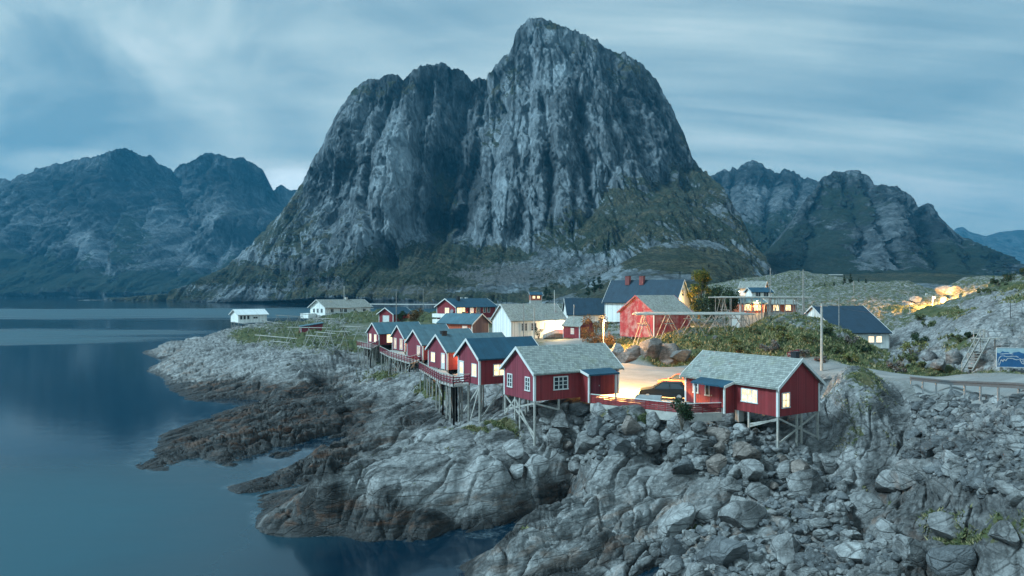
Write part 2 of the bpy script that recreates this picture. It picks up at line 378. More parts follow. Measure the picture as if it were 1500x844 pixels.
def mat_clad(name, col, wear=.25, board=.15, worn=None):
    k = NT(name); p = k.pos('Object'); s3 = k.sep(p)
    t = k.m('DIVIDE', k.m('ADD', s3[0], s3[1]), board); fr = k.m('FRACT', t); idx = k.m('FLOOR', t)
    wn = k.n('ShaderNodeTexWhiteNoise', noise_dimensions='1D'); k.put(wn.inputs['W'], idx)
    gap = k.m('LESS_THAN', fr, .12)
    grain = k.noise(k.comb(k.m('MULTIPLY', t, 1.), k.m('MULTIPLY', s3[1], .2), k.m('MULTIPLY', s3[2], .5)), 2.2, 5, .65)
    f = k.m('ADD', k.m('MULTIPLY', wn.outputs[0], .5), k.m('MULTIPLY', grain, .5))
    c = k.ramp(f, [(.2, tuple(x*.72 for x in col)), (.5, col), (.85, tuple(min(1, x*1.28) for x in col))])
    pw = k.ramp(k.noise(p, .8, 5, .7), [(.45, 0.), (.7, wear)])
    c = k.mix(pw, c, worn or tuple(.55*x + .45*sum(col)/3 for x in col))
    c = k.mix(k.m('MULTIPLY', gap, .7), c, tuple(x*.25 for x in col))
    h = k.m('ADD', k.m('MULTIPLY', k.m('SUBTRACT', 1., gap), 1.), k.m('MULTIPLY', grain, .3))
    return k.fin(c, .72, k.bump(h, .6, .02), spec=.25)
M['red'] = mat_clad('red_cladding', (.195, .024, .032))
M['red_bright'] = mat_clad('bright_red_cladding', (.205, .026, .030))
M['red_purple'] = mat_clad('dull_skylit_red_cladding', (.185, .034, .050))  # on the front gables this purpler red is skylight put into the paint
M['barn_red'] = mat_clad('weathered_barn_boards', (.31, .045, .05), .85, .2, (.42, .30, .28))
M['white_clad'] = mat_clad('white_cladding', (.70, .70, .68), .3, .17, (.55, .55, .52))
M['orange_clad'] = mat_clad('orange_cladding', (.40, .10, .05), .3)
M['brown_clad'] = mat_clad('brown_cladding', (.13, .085, .09), .4)
def mat_simple(name, c, rough=.6, var=.25, scale=3., bump=.2, metal=0., dist=.02):
    k = NT(name); p = k.pos('Object'); n = k.noise(p, scale, 6, .65)
    col = k.ramp(n, [(.3, tuple(x*(1-var) for x in c)), (.7, tuple(min(1, x*(1+var)) for x in c))])
    return k.fin(col, rough, k.bump(k.noise(p, scale*4, 5, .7), bump, dist), metal)
M['white_trim'] = mat_simple('white_paint', (.50, .50, .49), .55, .1)
M['timber'] = mat_simple('grey_timber', (.20, .195, .185), .85, .35, 4.)
M['timber_pale'] = mat_simple('pale_timber', (.29, .28, .26), .85, .3, 4.)
M['timber_dark'] = mat_simple('dark_timber', (.16, .15, .14), .85, .35, 4.)
M['concrete'] = mat_simple('concrete', (.36, .35, .33), .9, .25, 2.)
M['metal'] = mat_simple('galvanised_steel', (.42, .43, .44), .45, .15, 5., .05, .8)
M['black'] = mat_simple('black_metal', (.02, .022, .025), .5, .2)
M['brick'] = mat_simple('red_brick', (.16, .05, .05), .85, .4, 6.)
M['rubber'] = mat_simple('rubber', (.015, .015, .016), .8, .2)
M['glass_dark'] = NT('window_glass').fin((.02, .028, .034), .06, spec=.6)
M['car_paint'] = NT('car_paint').fin((.006, .011, .013), .45, spec=.4); M['rail'] = mat_simple('weathered_rail', (.10, .105, .11), .6, .2)
M['car_red'] = NT('red_car_paint').fin((.33, .06, .035), .3, spec=.5)
M['trailer'] = mat_simple('trailer_board', (.30, .32, .33), .6, .15)
M['satdish'] = mat_simple('dish_grey', (.12, .12, .13), .5, .1)
def mat_slate(name, a, b):
    k = NT(name); p = k.pos('Object'); s3 = k.sep(p)
    row = k.m('DIVIDE', k.m('MULTIPLY', s3[2], 1.9), .27); ri = k.m('FLOOR', row)
    u_ = k.m('ADD', k.m('DIVIDE', s3[0], .25), k.m('MULTIPLY', k.m('MODULO', ri, 2.), .5))
    wn = k.n('ShaderNodeTexWhiteNoise', noise_dimensions='2D'); k.put(wn.inputs['Vector'], k.comb(k.m('FLOOR', u_), ri, 0.))
    f = k.m('ADD', k.m('MULTIPLY', wn.outputs[0], .62), k.m('MULTIPLY', k.noise(p, 1.3, 6, .7), .38))
    c = k.ramp(f, [(.12, tuple(x*.7 for x in a)), (.35, a), (.6, tuple((x+y)/2 for x, y in zip(a, b))), (.85, b)])
    moss = k.ramp(k.noise(p, .7, 5, .7), [(.52, 0.), (.7, .5)]); c = k.mix(moss, c, (.16, .17, .11))
    ed = k.m('LESS_THAN', k.m('FRACT', row), .16); eu = k.m('LESS_THAN', k.m('FRACT', u_), .08)
    e_ = k.m('MAXIMUM', ed, eu); c = k.mix(k.m('MULTIPLY', e_, .6), c, tuple(x*.25 for x in a))
    h = k.m('ADD', k.m('FRACT', k.m('MULTIPLY', row, -1.)), k.m('MULTIPLY', wn.outputs[0], .5))
    return k.fin(c, .75, k.bump(h, .8, .04), spec=.25)
M['slate'] = mat_slate('slate_shingles', (.18, .195, .185), (.26, .275, .258))
M['slate_old'] = mat_slate('weathered_sheet_roof', (.19, .195, .18), (.28, .285, .265))
def mat_roof(name, c, seam=.6, dirt=.3, axis=0):
    k = NT(name); p = k.pos('Object'); s3 = k.sep(p)
    fr = k.m('FRACT', k.m('DIVIDE', s3[axis], seam)); sm = k.m('LESS_THAN', fr, .09)
    n = k.noise(k.comb(k.m('MULTIPLY', s3[0], 1.), s3[1], k.m('MULTIPLY', s3[2], .4)), .9, 6, .7)
    col = k.ramp(n, [(.3, tuple(x*(1-dirt) for x in c)), (.7, tuple(x*(1+dirt) for x in c))])
    wn = k.n('ShaderNodeTexWhiteNoise', noise_dimensions='1D'); k.put(wn.inputs['W'], k.m('FLOOR', k.m('DIVIDE', s3[axis], seam)))
    col = k.mix(k.m('MULTIPLY', wn.outputs[0], .25), col, tuple(x*1.6 for x in c)); col = k.mix(k.m('MULTIPLY', sm, .4), col, tuple(x*.5 for x in c))
    return k.fin(col, .6, k.bump(k.m('ADD', sm, k.m('MULTIPLY', n, .3)), .5, .03), spec=.3)
M['roof_navy'] = mat_roof('dark_blue_felt_roof', (.010, .046, .075))
M['roof_teal'] = mat_roof('grey_green_felt_roof', (.042, .092, .118), .8)
M['roof_dark'] = mat_roof('charcoal_sheet_roof', (.009, .027, .046), .4)
M['roof_pale'] = mat_roof('pale_sheet_roof', (.50, .52, .52), .5, .12)
def mat_glow(name, c, strength, var=.5):
    k = NT(name); p = k.pos('Object'); n = k.noise(p, 1.7, 3, .6); n2 = k.noise(p, 6., 2, .5)
    f = k.m('ADD', k.m('MULTIPLY', n, .7), k.m('MULTIPLY', n2, .3))
    cc = k.ramp(f, [(.38, tuple(x*(1-var) for x in c)), (.5, c), (.62, tuple(min(1., x*1.1 + .12) for x in c))])
    k.fin((.05, .05, .05), .3)
    k.put(k.b.inputs['Emission Color'], cc); k.b.inputs['Emission Strength'].default_value = strength
    return k.mat
M['glow'] = mat_glow('lit_window', (1., .64, .30), .62)
M['glow_pale'] = mat_glow('lit_window_curtain', (1., .74, .50), .42, .3)
M['glow_dim'] = mat_glow('dim_window', (.8, .66, .52), .25, .4)
M['bulb'] = mat_glow('lamp_bulb', (1., .66, .28), 14., .0)
def mat_leaf(name, a, b, c2=None, tr=.0):
    k = NT(name); g = k.n('ShaderNodeNewGeometry'); rnd = g.outputs['Random Per Island']
    n = k.noise(k.pos('World'), .9, 3, .6)
    f = k.m('ADD', k.m('MULTIPLY', rnd, .55), k.m('MULTIPLY', n, .45))
    return k.fin(k.ramp(f, [(.25, a), (.55, tuple((x+y)/2 for x, y in zip(a, b))), (.8, c2 or b)]), .8, spec=.1)
M['leaf_yellow'] = mat_leaf('yellow_green_leaves', (.04, .06, .015), (.12, .115, .02), (.20, .14, .02))
M['leaf_rust'] = mat_leaf('rusty_autumn_leaves', (.06, .045, .02), (.16, .085, .04), (.20, .12, .06))
M['leaf_dark'] = mat_leaf('dark_green_leaves', (.014, .026, .014), (.035, .055, .026))
M['leaf_shrub'] = mat_leaf('shrub_leaves', (.045, .065, .03), (.11, .125, .055), (.16, .155, .08))
M['leaf_olive'] = mat_leaf('olive_shrub_leaves', (.075, .09, .03), (.16, .165, .06), (.22, .20, .085))
M['leaf_grey'] = mat_leaf('bare_grey_twigs', (.07, .065, .06), (.15, .14, .13), (.2, .18, .16))
M['needle'] = mat_leaf('spruce_needles', (.010, .022, .014), (.022, .040, .024))
M['grass'] = mat_leaf('grass_blades', (.06, .08, .03), (.16, .155, .07), (.32, .26, .15))
M['bark'] = mat_simple('bark', (.09, .075, .06), .9, .35, 6., .5)
def mat_asphalt(name, a, b):
    k = NT(name); p = k.pos('World'); n = k.noise(p, .35, 6, .65); n2 = k.noise(p, 14., 4, .7)
    col = k.ramp(k.m('ADD', k.m('MULTIPLY', n, .6), k.m('MULTIPLY', n2, .4)), [(.35, a), (.65, b)])
    return k.fin(col, .85, k.bump(n2, .4, .02), spec=.2)
M['asphalt'] = mat_asphalt('worn_asphalt', (.13, .13, .13), (.23, .23, .225))
M['gravel'] = mat_asphalt('gravel', (.15, .145, .135), (.30, .28, .26))
# ================================================================== THE SETTING
# ------------------------------------------------------------------ shore terrain: surveyed points, then rock relief
CP = []      # (px, logY, z)
def cz(l):
    for px, py, z in l: CP.append((px, math.log((EYE - z) * F / (py - HZ)), z))
def cy(l):
    for px, py, Y in l: CP.append((px, math.log(Y), EYE - (py - HZ) / F * Y))
def cw(l):
    for X, Y, z in l: CP.append((750 + X / Y * F, math.log(Y), z))
cz([(232,550,0),(245,571,0),(280,589,0),(312,592,0),(342,594,0),(239,634,0),(218,668,0),(200,684,0),(245,690,0),(330,684,0),(400,673,0),(456,664,0),
    (345,709,0),(400,691,0),(430,679,0),(365,690,-.5),(330,698,-.7),(400,682,-.35),(290,700,-1.2),(331,713,0),(352,729,0),(374,744,0),(372,762,0),(392,783,0),(440,787,0),(515,790,0),(606,796,0),(700,790,0),(716,787,0),(677,827,0),(683,844,0),(676,880,0),
    # sea bed
    (100,500,-3),(60,440,-4),(180,470,-4),(0,600,-3),(120,560,-3),(190,600,-2),(120,680,-2),(100,760,-3),(300,720,-1.4),(250,610,-1.0),(300,606,-.5),(300,790,-3),(0,844,-3),(480,830,-2),(600,835,-1.6),(650,812,-.9),
    (380,596,-.35),(700,808,-.8),(400,880,-3),(-250,600,-4),(-250,460,-5),(250,500,-2.5),(320,470,-3.5),(210,540,-1.8),(600,880,-2),
    # north headland
    (345,481,5.4),(310,498,4.3),(280,512,3.4),(255,530,2.2),(300,545,2.0),(350,520,4.2),(350,562,1.7),(300,575,.7),(400,500,6),(400,540,4),(400,577,1.3),(450,503,6.3),(450,540,4.3),(450,566,1.8),
    (500,512,6.2),(500,536,3.9),(520,528,3.3),(430,585,.7),(480,566,1.0),(525,551,.75),(380,590,.5),
    # second ridge
    (579,541,4.6),(560,556,4.4),(530,572,3.7),(480,587,3),(430,603,2.4),(380,620,1.8),(300,648,1.1),(250,668,.5),(330,668,.55),(400,656,.8),(500,630,1.0),(545,606,1.7),(590,584,3.0),(460,640,.9),
    # third ridge
    (600,592,3.9),(560,607,3.5),(520,630,2.7),(470,657,1.9),(420,686,1.2),(378,718,.6),(415,716,.6),(450,700,1.0),(520,672,1.9),(580,642,2.7),(400,740,.5),
    # the pale dome
    (650,606,4.5),(620,632,4.4),(570,662,3.8),(520,690,3.1),(470,720,2.2),(425,746,1.3),(395,768,.6),(480,742,2.0),(550,727,2.7),(620,712,3.1),(700,702,3.3),(745,692,3.3),
    (500,772,.6),(560,777,.65),(640,777,.65),(700,762,.8),(760,722,1.6),(800,702,2.1),(850,674,3.0),(720,776,.2),(760,756,.5),(795,730,1.3),
    (692,830,.3),(730,802,1.3),(780,770,2.1),(830,736,2.8),(880,702,3.3),(930,682,3.7),(960,662,4.1),
    (626,582,4.3),(668,608,4.2),(706,600,5.2),(700,622,4.9),(740,642,4.6),(780,672,3.9),(740,609,5.7),(783,650,4.1),(700,662,4.1),(650,662,4.1),
    # rip-rap below the fence
    (830,606,6.3),(860,640,5.1),(950,640,5.3),(1050,640,5.2),(1110,637,5.05),(1140,669,4.1),(1197,639,5.1),(1170,640,5.1),(820,630,5.2),
    (850,682,3.4),(1000,702,3.2),(1100,722,2.8),(1050,680,4.0),(1000,762,1.9),(1100,762,2.1),(1200,702,3.1),(1200,762,2.3),(900,762,1.7),(850,802,1.1),(915,832,.7),(1000,832,1.0),(1100,842,1.4),(1200,832,1.8),(1300,832,2.5),(1300,762,3.1),
    (1400,832,3.4),(1500,832,4.1),(1600,832,5),(1400,762,3.9),(1500,762,4.8),(1260,690,3.0),(1220,652,4.5),(1000,880,.3),(1200,880,1.0),(1400,880,2.4),(850,844,.1),(780,844,.3)])
cy([(1265,554,70),(1228,575,65),(1300,575,67),(1240,622,61),(1300,622,60),(1330,642,55),(1350,692,50),(1500,702,38),(1430,692,44),(1400,642,51),(1450,642,46),(1500,632,41),(1400,592,57),(1500,594,43),(1345,582,70),(1600,640,36),(1600,720,33),
    # road and ground beside it
    (1391,573,60.5),(1490,581,46.5),(1335,565,72),(1400,551,73),(1500,553,57),(1450,553,64),(1600,600,38),(1700,600,38),(1620,560,46),(1620,640,34),
    (1420,543,81),(1400,502,90),(1440,486,88),(1380,500,92),(1360,492,100),(1400,463,106),(1450,438,112),(1500,424,106),(1500,480,88),(1480,508,80),(1345,532,90),(1600,400,100),(1600,500,76),(1700,420,90),(1560,540,62),
    # turfed hill under the drying racks
    (950,506,98),(900,511,105),(1000,491,102),(1050,481,105),(1100,476,108),(1130,463,112),(1200,470,109),(1240,481,102),(1288,525,95),(1303,522,101),(1305,516,112),(1100,511,95),(1200,511,92),(905,535,94.5),(960,533,95),(1000,532,95),(1050,530,94),(930,523,98.5),(975,521,99),
    # pale knolls behind
    (1170,404,340),(1120,420,300),(1220,412,330),(1260,424,260),(1330,419,250),(1300,471,170),(1338,430,215),(1345,452,175),(1362,450,180),(1378,451,176),(1363,443,215),(1366,440,260),(1388,428,186),(1404,412,188),(1385,453,168),(1450,417,170),(1200,440,200),(1480,412,240),(1420,430,140),(1100,436,260)])
cz([(905,541,7.4),(960,539,7.4),(1000,539,7.5),(1100,538,7.7),(1200,542,7.8),(1270,540,8),(900,552,7.3),(1000,552,7.3),(1200,552,7.6),(1290,555,8.0),(940,566,7.1),(980,585,7.0),(900,575,7.05)])
cw([(0,92,7.3),(-5,110,7.2),(-10,132,7.2),(7.4,60.9,6.5),(11,58.2,6.3),(14.2,56.4,6.2),(18.2,57.6,6.4),(21.0,55.4,3.3),(22.5,55.5,3.4),(25.0,57.6,4.1),(20.2,57.2,4.6),(10.5,62.6,7.1),(14,61,7.08),(0,142,7.4),(10,122,7.4),(10,92,7.3),(15,82,7.1),(20,76,7.1),(6,76,7.1),(3,73,6.9),(16,66,7.1),(-6,88,7.0),(-12,112,7.0),(-20,140,6.9),(22,72,7.1),(24,66,6.8),(27,70,7.0),(34,80,7.5),
    (18,120,8.7),(24,129,9.6),(12,108,7.6),(8,135,7.4),(14,145,7.4),(0,157,7.3),(12,158,7.4),(-20,182,8.6),(-30,177,9.4),(-36,190,9.0),(-10,165,7.6),(-40,165,8.0),
    (-55,176,6.4),(-65,240,7),(-66,262,8.5),(-45,262,9),(-85,236,5.6),(-103,262,-1),(-95,310,-3),(-60,330,-3),(-110,240,-1.5),(-100,225,2.0),(-75,205,6.0),(-90,200,3.6),(-105,205,.4),
    (20,136,9.2),(40,140,6.4),(50,130,5.6),(30,162,9),(52,119,6),(57,126,6),(46,121,6.4),(40,172,9.5),(30,175,10),(25,185,10.2),(10,190,9),(60,132,8),(75,142,12),(100,112,21),(70,155,10),
    (0,250,9),(40,300,11),(-10,330,5),(-30,300,4),(60,230,12),(20,230,10),(0,420,2),(60,420,8),(120,460,12),(-60,420,-4),(200,460,12),(280,420,12),(140,300,15),(80,260,15),(200,330,14)])
_c = np.array(CP)
LSX, LSY = 105., 7.2
TZ = RBF(np.c_[_c[:, 0]/LSX, _c[:, 1]*LSY], _c[:, 2], .003)
def base_z(X, Y): return TZ(np.c_[(750 + X/Y*F)/LSX, np.log(Y)*LSY])
ROAD = [(27,26),(30,34),(34.2,44.5),(39,57),(43,69),(43.5,78),(38,85.5),(28,88.5),(20,89.5),(14,92.5),(11.5,102),(11,113),(9.5,126),(10,140),(18,152),(30,160)]
LOT = [(9.2,73.5),(9.4,64.6),(14.1,59.3),(17.2,60.6),(17.2,69.5),(23,76),(28,83),(24,86),(17,87.4),(11,92),(8,84)]
VILL = [(3.5,68.5),(7.0,62.4),(14.2,57.4),(18.4,58.8),(19.4,64.5),(24.5,71),(27,76),(28,84),(22,86),(13,92),(13,110),(16,165),(-30,200),(-48,200),(-36,160),(-24,140),(-15,118),(-8,100),(-1,82)]
RIP_A = [(812,598),(860,606),(1000,630),(1058,618),(1100,632),(1150,660),(1205,690),(1190,720),(1120,720),(1070,706),(1010,682),(960,668),(900,662),(850,668),(812,650),(795,620)]
RIP_B = [(1335,584),(1400,580),(1520,592),(1540,720),(1470,725),(1400,700),(1345,700),(1318,672),(1335,640),(1345,610)]
RIP_C = [(1000,770),(1090,740),(1200,690),(1240,700),(1250,760),(1330,800),(1320,860),(1010,860),(960,830)]
GRASS = [(935,606,90,9,.9),(1075,612,45,12,.8),(450,490,110,28,.62),(370,492,45,14,.7),(520,500,40,16,.7),(1265,572,40,22,.55),(1250,640,25,60,.35),(1430,772,80,16,.5),(1480,748,50,14,.5),(1380,752,36,12,.5),(1130,740,26,14,.9),(1160,752,20,10,.9),
         (735,628,34,10,.75),(690,640,45,5,.6),(632,572,24,9,1.),(560,545,40,8,.55),(1110,505,130,34,1.1),(1000,512,70,22,.9),(1230,515,70,26,1.),(940,506,50,14,.9),(1290,540,50,10,1.),(1400,545,110,8,1.2),(1405,500,30,10,.6),(1495,436,30,8,.6),(1480,418,70,10,.6),
         (890,522,36,16,1.),(960,531,80,8,1.2),(640,470,170,22,.8),(560,462,120,14,.9),(760,500,60,8,.6),(1020,745,20,6,.7),(1150,690,20,6,.5),(990,500,60,10,.9),(1200,425,140,12,.42),(1320,452,40,9,.7),(1370,455,50,9,.9),(830,505,40,6,.8),(1180,560,16,6,.8)]
def blob(pp, py, l):
    g = np.zeros(pp.shape)
    for cx, cy_, rx, ry, st, *an in l:
        a = R(an[0]) if an else 0; dx = pp-cx; dy = py-cy_; u_ = dx*math.cos(a)+dy*math.sin(a); v_ = -dx*math.sin(a)+dy*math.cos(a)
        d = np.sqrt((u_/rx)**2 + (v_/ry)**2); g = np.maximum(g, st*(1-sst(.35, 1.15, d)))
    return g
SMOOTH = [(660,660,110,50,1.,-15),(545,585,50,34,.9),(600,620,70,20,.8,-20),(400,520,110,30,.6),(880,720,90,26,.6,-25),(980,690,80,20,.5),(1265,620,50,60,.6),(1440,475,110,60,1.2)]
TRENCH = [([(342,593,0),(430,578,.9),(525,551,.8)],1.0,3.2),([(456,664,0),(505,628,.9),(545,600,1.8),(592,580,3)],1.1,1.9),([(352,729,0),(410,708,.5),(470,682,1.4),(520,662,2),(600,625,3.2),(645,596,4)],1.0,1.5),
  ([(716,787,0),(760,756,.5),(800,722,1.6),(850,676,3)],1.3,1.7),([(935,840,.5),(985,800,1.),(1040,745,2.3),(1085,715,2.9)],1.1,1.3),([(1213,600,6),(1217,640,4.5),(1222,690,3),(1190,760,2.1),(1150,830,1.6)],1.5,1.3),([(1332,575,7.6),(1326,620,6.2),(1315,665,4.4),(1275,720,3),(1230,800,2)],1.8,1.5),([(1266,566,8.2),(1264,610,6.6),(1262,655,4.6),(1262,688,3.2)],-1.5,3.2),([(700,640,4.7),(600,682,3.7),(480,737,2.0)],-.6,3.0),([(950,677,3.9),(860,727,2.9),(760,787,1.6)],-.6,2.2),([(555,580,4.2),(500,600,2.6)],-.6,3.),
  ([(260,560,1.2),(330,540,2.8),(420,520,5)],.7,1.5),([(290,585,.5),(380,566,1.6),(450,552,3.2)],.6,1.3),([(250,672,.5),(330,664,.7),(420,642,1.2),(500,612,2)],.7,1.2),([(480,790,.3),(520,740,2.2),(600,690,3.4)],.5,.9),([(640,790,.3),(650,730,3),(690,670,4)],.5,.8),
  ([(800,800,1),(850,740,2.7),(900,712,3.2)],.6,.9),([(1340,720,4),(1400,740,4),(1500,745,5)],.6,1.2),([(1250,800,2.2),(1330,770,3),(1420,790,3.6)],.7,1.1)]
TRENCH = [([tuple(at_z(a, b, c)[:2]) for a, b, c in l], d, w_) for l, d, w_ in TRENCH]
DARK = [(370,640,230,62,1.,-10),(300,672,140,30,1.),(430,705,130,40,1.,-22),(340,578,150,30,.8),(450,560,70,18,.6,-15),(1420,640,150,90,.42),(1400,760,180,100,.36),(620,755,150,34,.8),(540,760,190,44,.8),(430,770,70,26,.8),(780,745,110,34,.8,-38),(330,575,110,22,.8),(430,572,120,16,.6),(560,665,110,12,.4,-25),(1290,690,26,60,.5),(900,800,60,24,.4),(620,600,60,20,.4)]  # tide-zone algae; the right-hand slope patches are shade put into the rock colour
def terrain(X, Y, full=True):
    z0 = base_z(X, Y); px = 750 + X/Y*F; py = HZ + (EYE - z0)*F/Y
    dr = line_d(X, Y, ROAD); dv = poly_sd(X, Y, VILL); dl = poly_sd(X, Y, LOT)
    flat = np.maximum(np.maximum(1 - sst(3.2, 6.0, dr), sst(-1.8, 1.2, dv)), sst(-1.5, .3, dl))
    far = sst(150, 330, Y)
    amp = (1 - flat)
    ws = fbm(X*.09, Y*.09, 3, 5); wt = fbm(X*.09+7, Y*.09, 3, 6)
    s = .75*X + .66*Y + 2.5*ws; t = -.66*X + .75*Y + 2.5*wt
    deep = sst(-.9, .5, z0)
    # whaleback ridges running down to the sea, then joints that break them into blocks
    n = .95*fbm(s/24., t/7.5, 3, 11) - .55*(ridged(s/10., t/3.4, 3, 12) - .8) - .2*(ridged(s/3.2, t/1.5, 3, 13) - .8)
    for pl, dp, w_ in TRENCH:
        dd = line_d(X + 1.2*ws, Y + 1.2*wt, pl); n = n - dp*np.exp(-(dd/w_)**2)
    smooth = np.clip(blob(px, py, SMOOTH), 0, 1)
    f1, f2, cid, ox, oy = vor(s/5.2, t/1.9, 21); e = f2 - f1
    n += (.55*(cid - .5) - .55*np.exp(-(e/.085)**2) + .45*(ox*(cid-.5)*2))*(1 - .5*smooth)
    f1, f2, cid, ox, oy = vor(s/1.7 + .5*wt, t/.75, 22); e = f2 - f1
    blk = (.25 + .75*sst(-.15, .3, fbm(X*.06, Y*.06, 2, 31)))*(1 - .75*smooth)*(1 + .9*np.clip(1.5*blob(px, py, DARK), 0, 1)*(px < 900))
    n += blk*(.30*(cid - .5) - .26*np.exp(-(e/.11)**2) + .22*oy*(cid-.4))
    f1, f2, cid, ox, oy = vor(s/.62, t/.34, 23); e = f2 - f1
    n += blk*(.09*(cid - .5) - .07*np.exp(-(e/.13)**2))
    n += .10*fbm(X*1.1, Y*1.1, 4, 41) 
    hill = sst(88, 97, Y)*sst(890, 960, px)                      # turf and shingle, softer
    rip = np.maximum(np.maximum(sst(-12, 12, poly_sd(px, py, RIP_A)), sst(-12, 12, poly_sd(px, py, RIP_B))), sst(-12, 12, poly_sd(px, py, RIP_C)))
    k = amp*deep*(1 - .45*hill)*(1 - .7*rip)*(.3 + .7*sst(0, 1.6, z0))
    n2 = np.where(far > 0, 4.6*ridged(X/70, Y/45, 4, 51) - 3.8, 0.)*far*.9
    z = z0 + n*k + n2*amp*sst(.5, 4, z0)
    z = z + flat*.05*fbm(X*.4, Y*.4, 3, 61)
    z = np.where(z0 < -.2, np.minimum(z, -.12 + 0*z), z)
    if not full: return z
    g = np.full(X.shape, -.3)
    for cx, cy_, rx, ry, st in GRASS:
        d = np.sqrt(((px-cx)/rx)**2 + ((py-cy_)/ry)**2); g = np.maximum(g, st*(1.4 - d)*1.05)
    g = np.where((dv > -1) & (Y > 86), np.maximum(g, .55), g)
    g = np.where((Y > 130) & (Y < 520) & (px > 560) & (z0 > 1), np.maximum(g, .50), g)
    g = np.where((Y > 90) & (Y < 135) & (px > 900) & (px < 1300), np.maximum(g, .52), g)
    g = g*(1 - sst(4.2, 3.0, dr)*0) - .5*rip
    gv = np.maximum(np.maximum(1 - sst(3.0, 4.6, dr), sst(-.6, .4, dl)), np.where(dv > 0, .35*sst(.1, .6, fbm(X*.15, Y*.15, 3, 71)+.3), 0))
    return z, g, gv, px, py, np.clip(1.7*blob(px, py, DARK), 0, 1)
def zt(x, y):
    return float(terrain(np.array([float(x)]), np.array([float(y)]), False)[0])
def axis_cols():
    a = np.linspace(-420, 140, 60)[:-1]; b = np.linspace(140, 1520, 960)[:-1]; c = np.linspace(1520, 1950, 70)
    return np.r_[a, b, c]
def axis_rows():
    a = np.linspace(math.log(20), math.log(36), 70)[:-1]; b = np.linspace(math.log(36), math.log(125), 560)[:-1]; c = np.linspace(math.log(125), math.log(540), 330)
    return np.exp(np.r_[a, b, c])
PX = axis_cols(); YY = axis_rows()
gy, gpx = np.meshgrid(YY, PX, indexing='ij')
gx = (gpx - 750)/F*gy
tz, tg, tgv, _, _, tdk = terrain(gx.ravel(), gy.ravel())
V = np.c_[gx.ravel(), gy.ravel(), tz]; Q = grid_quads(len(YY), len(PX))
keep = (tz[Q].max(1) > -1.6); Q = Q[keep]
used = np.zeros(len(V), bool); used[Q.ravel()] = True; remap = np.cumsum(used) - 1
me = np_mesh('shore_terrain', V[used], remap[Q]); attr(me, 'grass', tg[used]); attr(me, 'gravel', tgv[used]); attr(me, 'algae_shade', tdk[used])
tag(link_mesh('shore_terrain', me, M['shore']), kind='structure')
# ------------------------------------------------------------------ sea
k = NT('sea_water'); p = k.pos('World'); s3 = k.sep(p)
lx = k.comb(k.m('MULTIPLY', s3[0], .35), s3[1], 0.)
pn1 = k.noise(lx, .016, 5, .6, .8)
def patch(cx, cy_, rx, ry):
    d = k.m('ADD', k.m('POWER', k.m('DIVIDE', k.m('SUBTRACT', s3[0], cx), rx), 2.), k.m('POWER', k.m('DIVIDE', k.m('SUBTRACT', s3[1], cy_), ry), 2.))
    return k.m('SUBTRACT', 1.15, d)
wind = k.m('MAXIMUM', k.m('MAXIMUM', patch(-330., 640., 520., 210.), patch(-215., 285., 95., 62.)), patch(-46., 52., 36., 24.))
wind = k.ramp(k.m('ADD', wind, k.m('MULTIPLY', k.m('SUBTRACT', pn1, .5), 2.6)), [(.1, 0.), (.9, 1.)])
rough = k.ramp(wind, [(0., .09), (1., .45)])
col = k.mix(wind, (.002, .013, .024), (.015, .060, .082))
sh = k.attr('shoal'); fn = k.m('ADD', k.m('MULTIPLY', k.noise(p, .45, 5, .65), .6), k.m('MULTIPLY', k.noise(p, 2.2, 4, .6), .4))
foam = k.m('MULTIPLY', k.ramp(sh, [(0., 0.), (.55, 0.), (.95, 1.)]), k.ramp(fn, [(.50, 0.), (.74, .25)]))
col = k.mix(foam, col, (.42, .52, .56)); rough = k.m('MAXIMUM', rough, k.m('MULTIPLY', foam, .8))
hb = k.noise(k.comb(k.m('MULTIPLY', s3[0], .6), s3[1], 0.), .5, 4, .6)
M['sea'] = k.fin(col, rough, k.bump(hb, .08, .15), spec=.5)
k.b.inputs['IOR'].default_value = 1.33
sy = np.exp(np.r_[np.linspace(math.log(12), math.log(36), 12)[:-1], np.linspace(math.log(36), math.log(230), 330)[:-1], np.linspace(math.log(230), math.log(9000), 90)])
spx = np.r_[np.linspace(-9000, -300, 20)[:-1], np.linspace(-300, 1000, 420)[:-1], np.linspace(1000, 9500, 24)]
gy, gpx = np.meshgrid(sy, spx, indexing='ij'); gx = np.clip((gpx-750)/F*gy, -9000, 9000); gpx = 750 + gx/gy*F
dep = np.full(gx.size, -4.); sel = (gy.ravel() < 400) & (gpx.ravel() > -300) & (gpx.ravel() < 1000)
dep[sel] = terrain(gx.ravel()[sel], gy.ravel()[sel], False)
bz = np.full(gx.size, -4.); bz[sel] = base_z(gx.ravel()[sel], gy.ravel()[sel])
me = np_mesh('sea', np.c_[gx.ravel(), gy.ravel(), np.zeros(gx.size)], grid_quads(len(sy), len(spx)))
attr(me, 'shoal', np.clip(1 + bz/1.1, 0, 1)); tag(link_mesh('sea', me, M['sea']), kind='structure')
